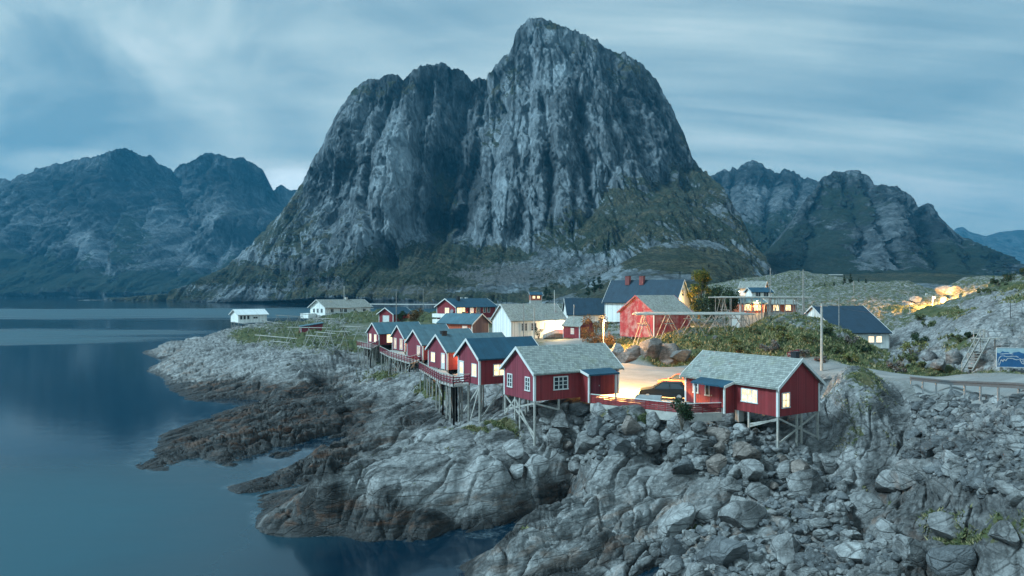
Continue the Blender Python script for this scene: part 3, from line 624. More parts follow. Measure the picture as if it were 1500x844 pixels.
# foam where the swell washes the rocks: a thin broken film along the waterline
# ------------------------------------------------------------------ mountains: front face from shore to ridge, back face behind it
def interp_poly(pts, x):
    p = np.array(pts, float); return np.interp(x, p[:, 0], p[:, 1])
def mountain(name, ridge, base, depth, nx, nv, mat, relief, attrs=None, jag=3., back=700., seed=0, sx=120., sy=70., grooves=1., clefts=()):
    x0 = ridge[0][0]; x1 = ridge[-1][0]; px = np.linspace(x0, x1, nx); v = np.linspace(0, 1, nv)
    Rg = interp_poly(ridge, px) + jag*(fbm(px/14., px*0, 4, seed+3) + .5*fbm(px/4., px*0, 2, seed+4)); Bs = interp_poly(base, px)
    Rg = np.minimum(Rg, Bs - .3)
    pp = np.repeat(px[None], nv, 0); py = Bs[None]*(1-v[:, None]) + Rg[None]*v[:, None]
    d = np.array(depth, float); fn = RBF(np.c_[d[:, 0]/sx, d[:, 1]/sy], np.log(d[:, 2]), .01)
    Y = np.exp(fn(np.c_[pp.ravel()/sx, py.ravel()/sy])).reshape(nv, nx)
    X = (pp-750)/F*Y; Z = EYE - (py-HZ)/F*Y
    kx, kz = relief[1], relief[2]
    wx = fbm(X/kx*.5, Z/kz*.5, 3, seed+9)
    n = ridged(X/kx + .7*wx, Z/kz, 5, seed+1, .55) - .9
    n2 = ridged((X+.45*Z)/(kx*.42) + .4*wx, Z/(kz*.55), 4, seed+2, .6) - .9
    f1, f2, cid, ox, oy = vor(X/(kx*.35)+wx, Z/(kz*.5)+.3*wx, seed+5)
    f1b, f2b, cidb, _, _ = vor(X/(kx*.13)+1.2*wx, Z/(kz*.16), seed+6)
    ar = attrs(pp, py) if attrs else {}
    calm = (1 - .8*np.clip(ar.get('scree', 0*pp), 0, 1))*(1 - .5*np.clip(ar.get('light', 0*pp), 0, 1))
    edge = (sst(0, .05, v)*(1 - .75*sst(.88, 1., v)))[:, None]
    dY = relief[0]*(n*.95 + n2*.55 + .3*(cid-.5) - .3*grooves*np.exp(-((f2-f1)/.1)**2) + .14*(cidb-.5) - .08*np.exp(-((f2b-f1b)/.15)**2))*edge*calm
    dY += relief[0]*.12*fbm(X/(kx*.06), Z/(kz*.04), 3, seed+8)*edge
    for pl, dp, wd in clefts:                                     # gullies and slab edges: sharp on one side, open on the other
        wpx = pp + 7*fbm(pp/22., py/22., 3, seed+21); d_ = np.full(pp.shape, 1e9); side = np.zeros(pp.shape)
        for (ax, ay), (bx, by) in zip(pl[:-1], pl[1:]):
            ex, ey = bx-ax, by-ay; t_ = ((wpx-ax)*ex + (py-ay)*ey)/(ex*ex+ey*ey); tc_ = np.clip(t_, 0, 1); q = np.hypot(wpx-ax-tc_*ex, py-ay-tc_*ey)
            sd_ = (wpx-ax)*ey - (py-ay)*ex; u_ = q < d_; d_ = np.where(u_, q, d_); side = np.where(u_, sd_, side)
        w_ = np.where(side*np.sign(dp) > 0, wd, wd*3.2)
        dY = dY - abs(dp)*np.exp(-(d_/w_)**1.5)*edge
    Y2 = Y - dY
    Z2 = Z.copy(); Z2[0] = np.minimum(Z2[0], -2.)
    nb = 14; tb = np.linspace(0, 1, nb+1)[1:]
    BX = np.repeat(X[-1][None], nb, 0); BY = Y2[-1][None] + back*tb[:, None]; BZ = Z2[-1][None]*(1-tb[:, None])**1.3 - 3*tb[:, None]
    BZ = BZ + .05*Z2[-1].max()*fbm(BX/90., BY/90., 3, seed+12)*(tb*(1-tb)*3)[:, None]
    V = np.concatenate([np.stack([X, Y2, Z2], -1), np.stack([BX, BY, BZ], -1)], 0)
    me = np_mesh(name, V.reshape(-1, 3), grid_quads(nv+nb, nx))
    for a in ('veg', 'dark', 'light', 'scree'):
        q = ar.get(a, np.zeros_like(pp)); attr(me, a, np.concatenate([q, np.repeat(q[-1:], nb, 0)], 0).ravel())
    return tag(link_mesh(name, me, mat), kind='structure'), (pp, py, X, Y2, Z2)
def main_attrs(pp, py):
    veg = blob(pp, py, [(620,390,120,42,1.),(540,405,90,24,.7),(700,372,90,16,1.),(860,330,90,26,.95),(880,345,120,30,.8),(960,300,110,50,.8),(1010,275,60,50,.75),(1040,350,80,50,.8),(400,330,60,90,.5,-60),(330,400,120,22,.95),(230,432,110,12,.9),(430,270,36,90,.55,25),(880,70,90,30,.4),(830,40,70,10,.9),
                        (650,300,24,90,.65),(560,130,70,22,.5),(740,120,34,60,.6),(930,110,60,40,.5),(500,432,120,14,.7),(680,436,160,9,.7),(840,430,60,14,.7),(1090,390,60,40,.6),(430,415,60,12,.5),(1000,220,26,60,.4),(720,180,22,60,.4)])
    dark = blob(pp, py, [(655,290,30,100,.9),(640,340,24,60,.7),(690,260,14,130,.6),(805,250,9,70,.75),(862,250,9,60,.8),(850,150,14,90,.4),(700,130,12,40,.6),(440,400,60,26,.55),(500,250,10,120,.5,8),(930,170,60,80,.35),(1000,190,20,60,.4),(580,130,60,30,.4),(760,70,14,40,.5),(330,442,240,7,.8),(600,443,160,6,.5)])  # gully shade put into the rock colour, alongside darker faces and shoreline
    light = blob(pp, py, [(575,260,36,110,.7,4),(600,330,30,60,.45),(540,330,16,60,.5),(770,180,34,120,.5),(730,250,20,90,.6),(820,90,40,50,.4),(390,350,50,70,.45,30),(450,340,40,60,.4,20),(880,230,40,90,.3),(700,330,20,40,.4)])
    scree = blob(pp, py, [(740,402,120,26,.66),(620,425,70,14,.5),(490,418,40,12,.6),(560,425,50,14,.4),(880,405,50,30,.6)])
    scree = np.where(py > 300, scree, 0)
    return dict(veg=veg, dark=dark, light=light, scree=scree)
MAIN_R = [(60,443.2),(130,442),(165,438),(200,435),(240,431),(285,416),(330,392),(360,366),(395,330),(425,297),(446,262),(468,218),(488,180),(505,152),(522,128),(540,118),(556,114),(572,109),(590,115),(601,104),(614,97),(626,96),(640,92),(652,95),(661,101),(672,100),(682,106),(690,114),(700,113),(712,118),(716,105),(730,92),(745,76),(752,66),(754,50),(762,36),(775,29),(790,28),(806,33),(822,39),(850,49),(866,58),(890,70),(915,81),(935,92),(950,105),(965,122),(975,142),(985,160),(995,185),(1003,205),(1012,228),(1024,246),(1040,258),(1052,270),(1065,290),(1078,310),(1092,335),(1106,362),(1122,392),(1140,412),(1165,424),(1200,432)]
MAIN_B = [(60,444),(150,444),(330,445.5),(440,446),(540,446.5),(700,447),(860,448),(1000,448),(1200,446)]
MAIN_D = [(60,444,1900),(150,443.5,1700),(250,443,1500),(330,443,1320),(400,443,1180),(450,443,1060),(520,444,920),(600,445,820),(700,446,770),(800,446,740),(900,446,720),(1000,446,760),(1100,446,800),(1200,440,850),
          (600,420,900),(560,390,1100),(640,362,1160),(700,368,1140),(760,380,1030),(800,352,1090),(850,312,1070),(880,350,960),(930,380,860),(500,410,1010),
          (300,408,1520),(330,395,1560),(395,330,1600),(446,262,1600),(522,128,1540),(560,116,1500),(640,94,1480),(690,112,1520),(712,118,1540),
          (440,380,1150),(430,340,1300),(480,340,1190),(480,250,1400),(500,300,1300),(570,200,1290),(560,300,1165),(545,340,1115),(590,380,1120),(596,250,1250),(660,150,1530),(655,250,1480),(648,330,1330),(690,200,1440),(690,300,1250),(510,370,1080),
          (720,110,1480),(754,60,1440),(790,28,1420),(720,220,1300),(710,320,1190),(770,140,1320),(760,300,1160),(850,50,1430),(920,84,1450),(960,118,1470),(860,150,1310),(900,200,1270),(980,190,1430),(1010,240,1400),(850,250,1180),(900,290,1120),(960,240,1270),
          (800,220,1200),(1000,280,1250),(950,330,950),(1030,300,1150),(1065,300,1180),(1060,340,1050),(1106,372,1000),(1140,415,950),(1000,380,820),(1060,400,830)]
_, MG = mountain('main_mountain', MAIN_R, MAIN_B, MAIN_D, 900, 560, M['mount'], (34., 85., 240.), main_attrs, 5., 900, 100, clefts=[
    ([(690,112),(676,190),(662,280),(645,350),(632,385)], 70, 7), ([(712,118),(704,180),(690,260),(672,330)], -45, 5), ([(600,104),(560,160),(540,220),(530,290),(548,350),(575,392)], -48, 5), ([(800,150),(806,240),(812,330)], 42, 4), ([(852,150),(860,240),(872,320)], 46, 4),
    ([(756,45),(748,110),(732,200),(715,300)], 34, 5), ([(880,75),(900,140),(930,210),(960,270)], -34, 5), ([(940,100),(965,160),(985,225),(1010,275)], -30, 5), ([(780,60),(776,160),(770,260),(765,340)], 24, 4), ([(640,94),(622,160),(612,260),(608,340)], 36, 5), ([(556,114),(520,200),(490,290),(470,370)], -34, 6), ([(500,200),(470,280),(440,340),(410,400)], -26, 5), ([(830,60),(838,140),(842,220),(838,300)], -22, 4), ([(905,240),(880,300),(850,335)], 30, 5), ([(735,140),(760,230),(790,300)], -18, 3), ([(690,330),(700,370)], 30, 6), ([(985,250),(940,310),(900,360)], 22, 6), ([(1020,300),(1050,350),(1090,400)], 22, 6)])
SP_R = [(800,442),(830,433),(856,421),(872,408),(890,397),(905,388),(925,377),(945,367),(962,359),(980,355),(1000,352),(1022,351),(1040,353),(1060,360),(1080,371),(1100,388),(1116,403),(1132,416),(1150,424),(1180,432)]
SP_B = [(800,446),(1180,446)]
SP_D = [(800,446,560),(900,446,470),(1000,446,440),(1180,446,480),(830,433,600),(872,408,640),(945,367,700),(1000,352,730),(1060,360,760),(1116,403,740),(1180,434,700),(950,410,540),(1050,410,560)]
def sp_attrs(pp, py):
    return dict(veg=blob(pp, py, [(1000,380,120,22,.7),(1060,390,60,30,.7),(960,425,140,16,.5),(870,430,40,12,.6),(1090,415,50,18,.5)]), dark=np.zeros(pp.shape),
                light=blob(pp, py, [(900,405,60,18,.8,-32),(960,385,50,14,.6,-20),(1100,395,14,50,.6,-45),(1070,375,14,40,.5,-50),(1010,405,60,10,.5),(870,420,30,14,.8,-35)]))
mountain('rock_spur', SP_R, SP_B, SP_D, 380, 150, M['mount'], (9., 40., 40.), sp_attrs, 1.6, 160, 200)
LF_R = [(-330,300),(-240,270),(-160,282),(-80,262),(-30,270),(0,262),(14,265),(28,258),(45,254),(55,246),(80,240),(110,234),(140,228),(160,222),(182,217),(200,224),(212,229),(222,228),(230,238),(240,243),(252,253),(262,242),(280,238),(292,229),(312,223),(330,229),(345,234),(356,229),(366,238),(384,247),(390,262),(392,278),(404,277),(412,273),(424,276),(440,282),(480,300),(560,330),(640,380)]
LF_B = [(-330,437),(640,437)]
LF_D = [(-330,437,2450),(0,437,2500),(150,437,2550),(300,437,2650),(640,437,2900),(-300,280,3500),(0,262,3500),(100,236,3600),(182,217,3500),(252,253,3900),(312,223,3600),(390,255,3700),(430,280,4300),(640,380,4600),(0,360,3000),(60,330,3000),(150,300,3200),(160,380,2800),(120,345,2980),(250,330,3350),(330,320,3200),(260,390,2900),(380,400,2950),(30,400,2720),(200,420,2640),(110,400,2760)]
def lf_attrs(pp, py):
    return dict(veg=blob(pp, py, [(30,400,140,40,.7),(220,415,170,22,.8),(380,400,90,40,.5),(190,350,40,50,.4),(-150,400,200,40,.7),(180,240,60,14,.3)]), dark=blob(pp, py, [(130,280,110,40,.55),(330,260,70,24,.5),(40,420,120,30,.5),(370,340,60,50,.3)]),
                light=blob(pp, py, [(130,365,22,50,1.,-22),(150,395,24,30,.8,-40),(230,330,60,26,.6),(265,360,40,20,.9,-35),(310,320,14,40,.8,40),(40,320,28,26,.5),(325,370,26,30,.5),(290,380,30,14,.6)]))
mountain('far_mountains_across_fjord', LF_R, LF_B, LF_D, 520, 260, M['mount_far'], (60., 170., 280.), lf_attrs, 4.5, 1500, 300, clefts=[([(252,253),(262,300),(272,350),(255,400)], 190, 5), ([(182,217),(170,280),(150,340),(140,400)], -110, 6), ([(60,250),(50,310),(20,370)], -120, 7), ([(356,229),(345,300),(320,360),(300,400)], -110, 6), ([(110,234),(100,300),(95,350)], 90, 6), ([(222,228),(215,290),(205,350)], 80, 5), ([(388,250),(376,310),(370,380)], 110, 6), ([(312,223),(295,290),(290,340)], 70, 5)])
RT_R = [(960,300),(1000,275),(1030,262),(1045,257),(1060,248),(1068,250),(1074,241),(1082,248),(1092,238),(1105,236),(1120,243),(1135,252),(1143,255),(1148,246),(1154,247),(1165,254),(1180,262),(1200,264),(1230,272),(1280,300),(1340,340),(1400,370)]
RT_B = [(960,425),(1400,425)]
RT_D = [(960,425,2000),(1400,425,2200),(1050,255,2900),(1100,238,3000),(1200,264,3000),(1400,370,3200),(1100,290,2600),(1150,310,2500),(1080,330,2350),(1200,340,2350),(1080,380,2100)]
def rt_attrs(pp, py):
    return dict(veg=blob(pp, py, [(1100,370,120,50,.8),(1170,330,80,30,.5)]), dark=blob(pp, py, [(1100,255,50,20,.5),(1160,265,40,16,.4)]), light=blob(pp, py, [(1120,285,50,24,.8),(1090,310,40,30,.6),(1170,300,40,14,.5)]))
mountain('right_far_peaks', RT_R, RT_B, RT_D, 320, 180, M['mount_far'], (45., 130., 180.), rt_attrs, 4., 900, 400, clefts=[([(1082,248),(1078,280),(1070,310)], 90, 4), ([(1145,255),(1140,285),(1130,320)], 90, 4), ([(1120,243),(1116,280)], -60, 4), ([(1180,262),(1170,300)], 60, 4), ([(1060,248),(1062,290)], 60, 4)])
RN_R = [(1080,415),(1100,398),(1120,375),(1140,352),(1160,325),(1180,292),(1200,268),(1207,258),(1222,252),(1240,249),(1256,250),(1270,256),(1280,262),(1285,270),(1296,272),(1320,274),(1335,286),(1350,302),(1358,297),(1366,302),(1380,320),(1395,338),(1410,346),(1430,356),(1450,365),(1470,374),(1490,386),(1510,398),(1540,412),(1600,424)]
RN_B = [(1080,428),(1600,428)]
RN_D = [(1080,428,1250),(1200,428,1200),(1300,428,1200),(1450,428,1250),(1600,428,1350),(1100,398,1550),(1140,352,1800),(1180,292,2000),(1240,249,2100),(1280,262,2080),(1330,280,2050),(1360,298,2080),(1410,346,2050),(1490,386,1900),(1600,424,1700),
        (1200,350,1700),(1260,320,1760),(1300,330,1650),(1280,380,1480),(1220,400,1400),(1340,360,1650),(1370,360,1720),(1400,390,1550),(1150,400,1500),(1320,400,1420)]
def rn_attrs(pp, py):
    return dict(veg=blob(pp, py, [(1180,370,80,50,.8),(1240,300,60,40,.6),(1300,410,220,16,1.2),(1400,380,80,30,.75),(1230,260,50,12,.3)]), dark=blob(pp, py, [(1250,300,36,50,.5),(1310,410,200,12,.9),(1370,340,14,40,.6),(1290,300,10,50,.4),(1440,385,60,16,.5)]),
                light=blob(pp, py, [(1300,340,24,50,.6),(1270,370,20,30,.5),(1205,345,14,10,.6),(1350,340,16,30,.4)]))
mountain('right_mountain', RN_R, RN_B, RN_D, 420, 220, M['mount_far'], (38., 95., 150.), rn_attrs, 3.5, 700, 500, clefts=[([(1240,249),(1262,310),(1275,370)], 70, 5), ([(1284,268),(1300,330),(1325,390)], 80, 5), ([(1352,302),(1372,350),(1395,395)], 80, 5), ([(1320,274),(1340,330),(1365,390)], -50, 5), ([(1207,258),(1190,320),(1180,380)], -60, 6), ([(1410,346),(1425,385)], 50, 5), ([(1262,256),(1290,300),(1300,350)], -40, 4)])
FR_R = [(1300,400),(1350,380),(1390,345),(1400,334),(1410,333),(1418,338),(1430,343),(1445,346),(1460,341),(1480,338),(1500,337),(1540,330),(1620,340),(1700,360)]
mountain('most_distant_mountains', FR_R, [(1300,433),(1700,433)], [(1300,433,5200),(1700,433,5200),(1400,335,6800),(1500,337,7000),(1700,360,7000),(1450,390,5900)], 160, 60, M['mount_far'], (50., 300., 260.), None, 1.2, 900, 600)
# low land right of the fjord, behind the knolls
LL_R = [(1040,418),(1100,412),(1180,405),(1240,402),(1300,400),(1350,399),(1400,402),(1460,404),(1520,402),(1620,400)]
def ll_attrs(pp, py): return dict(veg=blob(pp, py, [(1300,404,320,14,.9)]), dark=blob(pp, py, [(1320,402,200,5,.7)]), light=blob(pp, py, [(1200,410,50,4,.5),(1330,412,60,4,.4)]))
mountain('wooded_lowland', LL_R, [(1040,430),(1620,430)], [(1040,430,560),(1300,430,620),(1620,430,560),(1100,412,1000),(1300,400,1150),(1520,402,1000)], 260, 70, M['mount'], (7., 40., 14.), ll_attrs, 1.4, 120, 700)
# ------------------------------------------------------------------ air
hz = NT('sea_air'); nt_ = hz.t; vol = hz.n('ShaderNodeVolumePrincipled'); vol.inputs['Color'].default_value = (.08, .40, .66, 1); vol.inputs['Density'].default_value = .00009; vol.inputs['Anisotropy'].default_value = .1
mo = [n for n in nt_.nodes if n.type == 'OUTPUT_MATERIAL'][0]; nt_.nodes.remove(hz.b); nt_.links.new(vol.outputs[0], mo.inputs['Volume'])
tag(MB().box(-9200, 9200, -80, 9200, -8, 1200).build('haze', hz.mat), kind='stuff')
# ------------------------------------------------------------------ road, yard
def strip(name, pts, wd, mat, lift, sub=3):
    p = [Vector((a, b, 0)) for a, b in pts]; q = []
    for i in range(len(p)-1):
        p0 = p[max(i-1, 0)]; p1 = p[i]; p2 = p[i+1]; p3 = p[min(i+2, len(p)-1)]
        for j in range(8):
            t = j/8; q.append(.5*((2*p1)+(p2-p0)*t+(2*p0-5*p1+4*p2-p3)*t*t+(3*p1-p0-3*p2+p3)*t**3))
    q.append(p[-1]); V = []; n = 9
    for i, a in enumerate(q):
        d = (q[min(i+1, len(q)-1)] - q[max(i-1, 0)]).normalized(); s_ = Vector((d.y, -d.x, 0))
        for j in range(n):
            b = a + s_*wd*(j/(n-1)-.5); V.append((b.x, b.y))
    V = np.array(V); z = base_z(V[:, 0], V[:, 1]) + lift
    z = z.reshape(-1, n); z = .85*z + .15*z.mean(1, keepdims=True); z[:, 0] -= .25; z[:, -1] -= .25
    me = np_mesh(name, np.c_[V, z.ravel()], grid_quads(len(q), n))
    return tag(link_mesh(name, me, mat), kind='structure')
strip('road', ROAD, 6.2, M['asphalt'], .12)
# white edge lines of the road, near the bridge
bm_ = bmesh.new(); vs_ = [bm_.verts.new((x, y, 0)) for x, y in LOT]; bm_.faces.new(vs_); bmesh.ops.triangulate(bm_, faces=bm_.faces)
for _ in range(4): bmesh.ops.subdivide_edges(bm_, edges=bm_.edges, cuts=1, use_grid_fill=False)
bmesh.ops.triangulate(bm_, faces=bm_.faces)
xy = np.array([(a.co.x, a.co.y) for a in bm_.verts]); zz_ = base_z(xy[:, 0], xy[:, 1]) + .105
for a, z in zip(bm_.verts, zz_): a.co.z = z
me = bpy.data.meshes.new('gravel_yard'); bm_.to_mesh(me); bm_.free()
tag(link_mesh('gravel_yard', me, M['gravel']), kind='structure')
# ================================================================== BUILDINGS
RED_LIGHT = (1., .53, .15)
def lamp(name, label, cat, loc, energy, color=RED_LIGHT, r=.12, normal=None, group=None, cone=None):
    """a wall lantern: bracket, hood, bulb and its light"""
    t = thing(name, label, cat, loc, 0, group); n = Vector(normal) if normal is not None else Vector((0, -1, 0))
    MB().beam(-n*.28, (0, 0, .02), .05).build('bracket', M['black'], t)
    b = MB(); b.tube((0, 0, .05), (0, 0, .16), .17, .05, 10); b.build('hood', M['black'], t)
    MB().ball((0, 0, -.04), .09, n=8).build('bulb', M['bulb'], t)
    l = bpy.data.lights.new('lamp_light', 'SPOT' if cone else 'POINT'); l.energy = energy; l.color = color; l.shadow_soft_size = r
    o = bpy.data.objects.new('lamp_light', l); COL.objects.link(o); o.parent = t; o.location = n*.18 + Vector((0, 0, -.25))
    if cone:                                                       # a hooded lantern throws its light down and outwards
        l.spot_size = R(cone); l.spot_blend = .35; o.rotation_euler = (n*.35 - Vector((0, 0, 1))).to_track_quat('-Z', 'Y').to_euler()
    return t
class House:
    """gabled house: u along the ridge (0 = the gable nearest the camera), v across"""
    def __init__(s, name, label, cat, o, th, Lg, W, h, r, wall, roof, z0, ou=.28, ov=.32, trim='white_trim', group=None, roof_th=.14, gwall=None, boards=True, corners=True, fnd=None):
        s.t = thing(name, label, cat, (o[0], o[1], z0), th, group); s.L, s.W, s.h, s.r = Lg, W, h, r; s.z0 = z0; s.o = o; s.th = th
        mats = [M[wall], M[gwall or wall]]
        b = MB(); b.add([(0,0,0),(Lg,0,0),(Lg,W,0),(0,W,0),(0,0,h),(Lg,0,h),(Lg,W,h),(0,W,h)], [(0,1,5,4),(2,3,7,6),(3,2,1,0)])
        k = len(b.v); b.mi = 1; b.add([(0,0,0),(0,W,0),(0,W,h),(0,W/2,h+r),(0,0,h)], [(0,1,2,3,4)]); b.mi = 0; b.add([(Lg,0,0),(Lg,W,0),(Lg,W,h),(Lg,W/2,h+r),(Lg,0,h)], [(4,3,2,1,0)])
        s.wall = b.build('wall', mats, s.t)
        sl = r/(W/2); e = .02; q = roof_th
        zr = h + r + e; ze = h - sl*ov + e
        b = MB()
        b.prism([(-ov, ze), (W/2, zr), (W/2, zr+q), (-ov-q*.3, ze+q)], 'x', -ou, Lg+ou)
        b.prism([(W/2, zr), (W+ov, ze), (W+ov+q*.3, ze+q), (W/2, zr+q)], 'x', -ou, Lg+ou)
        s.roof = b.build('roof', M[roof], s.t)
        if boards:
            for uu in (-ou-.03, Lg+ou+.03):
                b = MB()
                b.prism([(-ov-.06, ze-.10), (W/2, zr-.10), (W/2, zr+q+.03), (-ov-.06, ze+q+.03)], 'x', uu-.03, uu+.03)
                b.prism([(W/2, zr-.10), (W+ov+.06, ze-.10), (W+ov+.06, ze+q+.03), (W/2, zr+q+.03)], 'x', uu-.028, uu+.028)
                b.build('bargeboard', M[trim], s.t)
        if corners:
            for (cu, cv) in ((0, 0), (0, W), (Lg, 0), (Lg, W)):
                du = .16 if cu == 0 else -.16; dv = .16 if cv == 0 else -.16
                su = -.03 if cu == 0 else .03; sv = -.03 if cv == 0 else .03
                b = MB(); x = sorted((cu+su, cu+du)); y = sorted((cv+sv, cv+dv))
                b.box(x[0], x[1], y[0], y[1], -.02, h - .06); b.build('corner_board', M[trim], s.t)
        if fnd:
            MB().box(.06, Lg-.06, .06, W-.06, -fnd, -.004).build('foundation', M['concrete'], s.t)
    def frame(s, wall):
        return {'front': (Vector((0, 0, 0)), Vector((0, 1, 0)), Vector((-1, 0, 0))), 'back': (Vector((s.L, 0, 0)), Vector((0, 1, 0)), Vector((1, 0, 0))),
                'near': (Vector((0, 0, 0)), Vector((1, 0, 0)), Vector((0, -1, 0))), 'far': (Vector((0, s.W, 0)), Vector((1, 0, 0)), Vector((0, 1, 0)))}[wall]
    def window(s, wall, c, z, w, h, lit='glass_dark', cols=2, rows=1, trim='white_trim', name='window', parent=None, off=0., fw=.10):
        o, a, n = s.frame(wall); o = o + n*off; up = Vector((0, 0, 1)); b = MB()
        def bar(x0, x1, z0, z1, d0, d1):
            P = lambda x, zz, d: o + a*x + up*zz + n*d
            b.hexa([P(x0,z0,d0),P(x1,z0,d0),P(x1,z1,d0),P(x0,z1,d0)], [P(x0,z0,d1),P(x1,z0,d1),P(x1,z1,d1),P(x0,z1,d1)])
        x0, x1, z0, z1 = c-w/2, c+w/2, z-h/2, z+h/2; q = fw
        bar(x0-q, x1+q, z1, z1+q, .002, .06); bar(x0-q-.04, x1+q+.04, z0-q, z0, .002, .08); bar(x0-q, x0, z0, z1, .002, .06); bar(x1, x1+q, z0, z1, .002, .06)
        for i in range(1, cols): xx = x0 + w*i/cols; bar(xx-.045, xx+.045, z0, z1, .002, .05)
        for i in range(1, rows): zz = z0 + h*i/rows; bar(x0, x1, zz-.025, zz+.025, .002, .045)
        f = b.build(name, M[trim], parent or s.t)
        p = MB(); P = lambda x, zz: o + a*x + up*zz + n*.02
        p.add([P(x0, z0), P(x1, z0), P(x1, z1), P(x0, z1)], [(0, 1, 2, 3)])
        p.build('pane', M[lit], f)
        return f
    def door(s, wall, c, w=.9, h=2.0, lit='glow_pale', leaf='white_trim', off=0., z=0.02):
        o, a, n = s.frame(wall); o = o + n*off; up = Vector((0, 0, 1)); b = MB()
        P = lambda x, zz, d: o + a*x + up*zz + n*d
        def bar(b, x0, x1, z0, z1, d0, d1): b.hexa([P(x0,z0,d0),P(x1,z0,d0),P(x1,z1,d0),P(x0,z1,d0)], [P(x0,z0,d1),P(x1,z0,d1),P(x1,z1,d1),P(x0,z1,d1)])
        x0, x1 = c-w/2, c+w/2
        bar(b, x0-.1, x0, z, z+h+.1, .002, .06); bar(b, x1, x1+.1, z, z+h+.1, .002, .06); bar(b, x0, x1, z+h, z+h+.1, .002, .06); bar(b, x0, x1, z, z+h, .002, .035)
        d = b.build('door', M[leaf], s.t)
        if lit:
            p = MB(); bar(p, x0+.12, x1-.12, z+h*.42, z+h-.12, .036, .042); p.build('pane', M[lit], d)
        k = MB(); bar(k, x1-.14, x1-.06, z+.95, z+1.05, .036, .09); k.build('handle', M['metal'], d)
        return d
    def world(s, u_, v_, z=0):
        c, sn = math.cos(s.th), math.sin(s.th); return Vector((s.o[0]+c*u_-sn*v_, s.o[1]+sn*u_+c*v_, s.z0+z))
    def local(s, p):
        c, sn = math.cos(s.th), math.sin(s.th); dx, dy = p[0]-s.o[0], p[1]-s.o[1]; return Vector((c*dx+sn*dy, -sn*dx+c*dy, p[2]-s.z0))
    def stilts(s, pts, mat='timber_pale', wd=.145, braces=()):
        for (a, b_) in pts:
            p = s.world(a, b_); g = zt(p.x, p.y) - .25 - s.z0
            m_ = MB(); m_.box(a-wd/2, a+wd/2, b_-wd/2, b_+wd/2, min(g, -.3), -.005); m_.build('stilt', M[mat], s.t)
        for (a, b_, a2, b2, f0, f1) in braces:           # fraction of the height above ground
            def pt(a, b_, f):
                p = s.world(a, b_); g = zt(p.x, p.y) - s.z0; return Vector((a, b_, g + (-.12-g)*f))
            MB().beam(pt(a, b_, f0), pt(a2, b2, f1), .07, .15).build('brace', M[mat], s.t)
    def chimney(s, u_, v_, w, h, mat='black', cap=True):
        z = s.h + s.r*(1-abs(v_-s.W/2)/(s.W/2))
        b = MB().box(u_-w/2, u_+w/2, v_-w/2, v_+w/2, z-.3, z+h)
        c = b.build('chimney', M[mat], s.t)
        if cap: MB().box(u_-w/2-.06, u_+w/2+.06, v_-w/2-.06, v_+w/2+.06, z+h+.004, z+h+.09).build('chimney_cap', M['black'], c)
        return c
HUTS = 'red fishing cabins on stilts'
# --- foremost cabin: slate roof, dark windows, porch towards the yard
H2 = House('fishing_cabin', 'red cabin with slate roof and dark windows, at the left end of the fence', 'cabin', (1.91, 60.86), .54, 9.3, 5.15, 2.46, 1.92, 'red_bright', 'slate', 7.75, group=HUTS, gwall='red_purple')
H2.window('front', 1.05, 1.38, .62, 1.05, cols=2, rows=3); H2.window('front', 4.05, 1.38, .68, 1.05, cols=2, rows=3)
H2.window('near', 2.75, 1.4, 1.35, 1.0, cols=3, rows=3)
H2.stilts([(.1,.1),(.1,5.05),(.1,2.5),(.1,3.3),(2.6,.1),(2.6,5.0),(1.4,3.6)], braces=[(.1,.1,.1,5.05,.25,1.),(.1,5.05,.1,.1,.3,.98),(.1,.1,2.6,.1,.98,.55),(.1,3.3,.1,.1,.95,.12),(.1,5.05,.1,3.3,.1,.98)])
def porch(H, u0, u1, side, dep, open_u0, open_u1, zf, roofm='roof_navy', wallm='red_bright', sg=-1):
    """lean-to entrance: side wall, roof, post"""
    v0 = 0 if side == 'near' else H.W; q = -1 if side == 'near' else 1
    V_ = lambda d: v0 + q*d
    b = MB(); y = sorted((V_(.005), V_(dep)))
    zt0, zt1 = H.h - .12, H.h - .42
    for uu in ([u0] if not open_u0 else []) + ([u1] if not open_u1 else []):
        b.add([(uu-.04, V_(.005), zf), (uu-.04, V_(dep), zf), (uu-.04, V_(dep), zt1), (uu-.04, V_(.005), zt0), (uu+.04, V_(.005), zf), (uu+.04, V_(dep), zf), (uu+.04, V_(dep), zt1), (uu+.04, V_(.005), zt0)],
              [(0,1,2,3),(7,6,5,4),(0,4,5,1),(1,5,6,2),(2,6,7,3),(3,7,4,0)])
    b.build('porch_wall', M[wallm], H.t)
    r_ = MB(); e = .22
    r_.add([(u0-e, V_(-.0), zt0+.06), (u1+e, V_(-.0), zt0+.06), (u1+e, V_(dep+.3), zt1-.02), (u0-e, V_(dep+.3), zt1-.02), (u0-e, V_(-.0), zt0+.2), (u1+e, V_(-.0), zt0+.2), (u1+e, V_(dep+.3), zt1+.12), (u0-e, V_(dep+.3), zt1+.12)],
           [(0,1,2,3),(7,6,5,4),(0,4,5,1),(1,5,6,2),(2,6,7,3),(3,7,4,0)])
    pr = r_.build('porch_roof', M[roofm], H.t)
    for uu in (u0, u1):
        MB().box(uu-.07, uu+.07, V_(dep)-.07, V_(dep)+.07, zf, zt1-.03).build('porch_post', M['white_trim'], H.t)
    if not open_u0 or not open_u1:
        uu = (u0-e-.03) if not open_u0 else (u1+e+.03)
        MB().beam((uu, V_(0), zt0+.1), (uu, V_(dep+.3), zt1+.02), .05, .22).build('porch_bargeboard', M['white_trim'], H.t)
porch(H2, 4.9, 7.9, 'near', 1.25, False, True, -.35)
H2.door('near', 6.6, .9, 1.95, None, 'red_purple', z=-.1)
p_ = H2.world(9.3+.55, 4.0, 2.3)
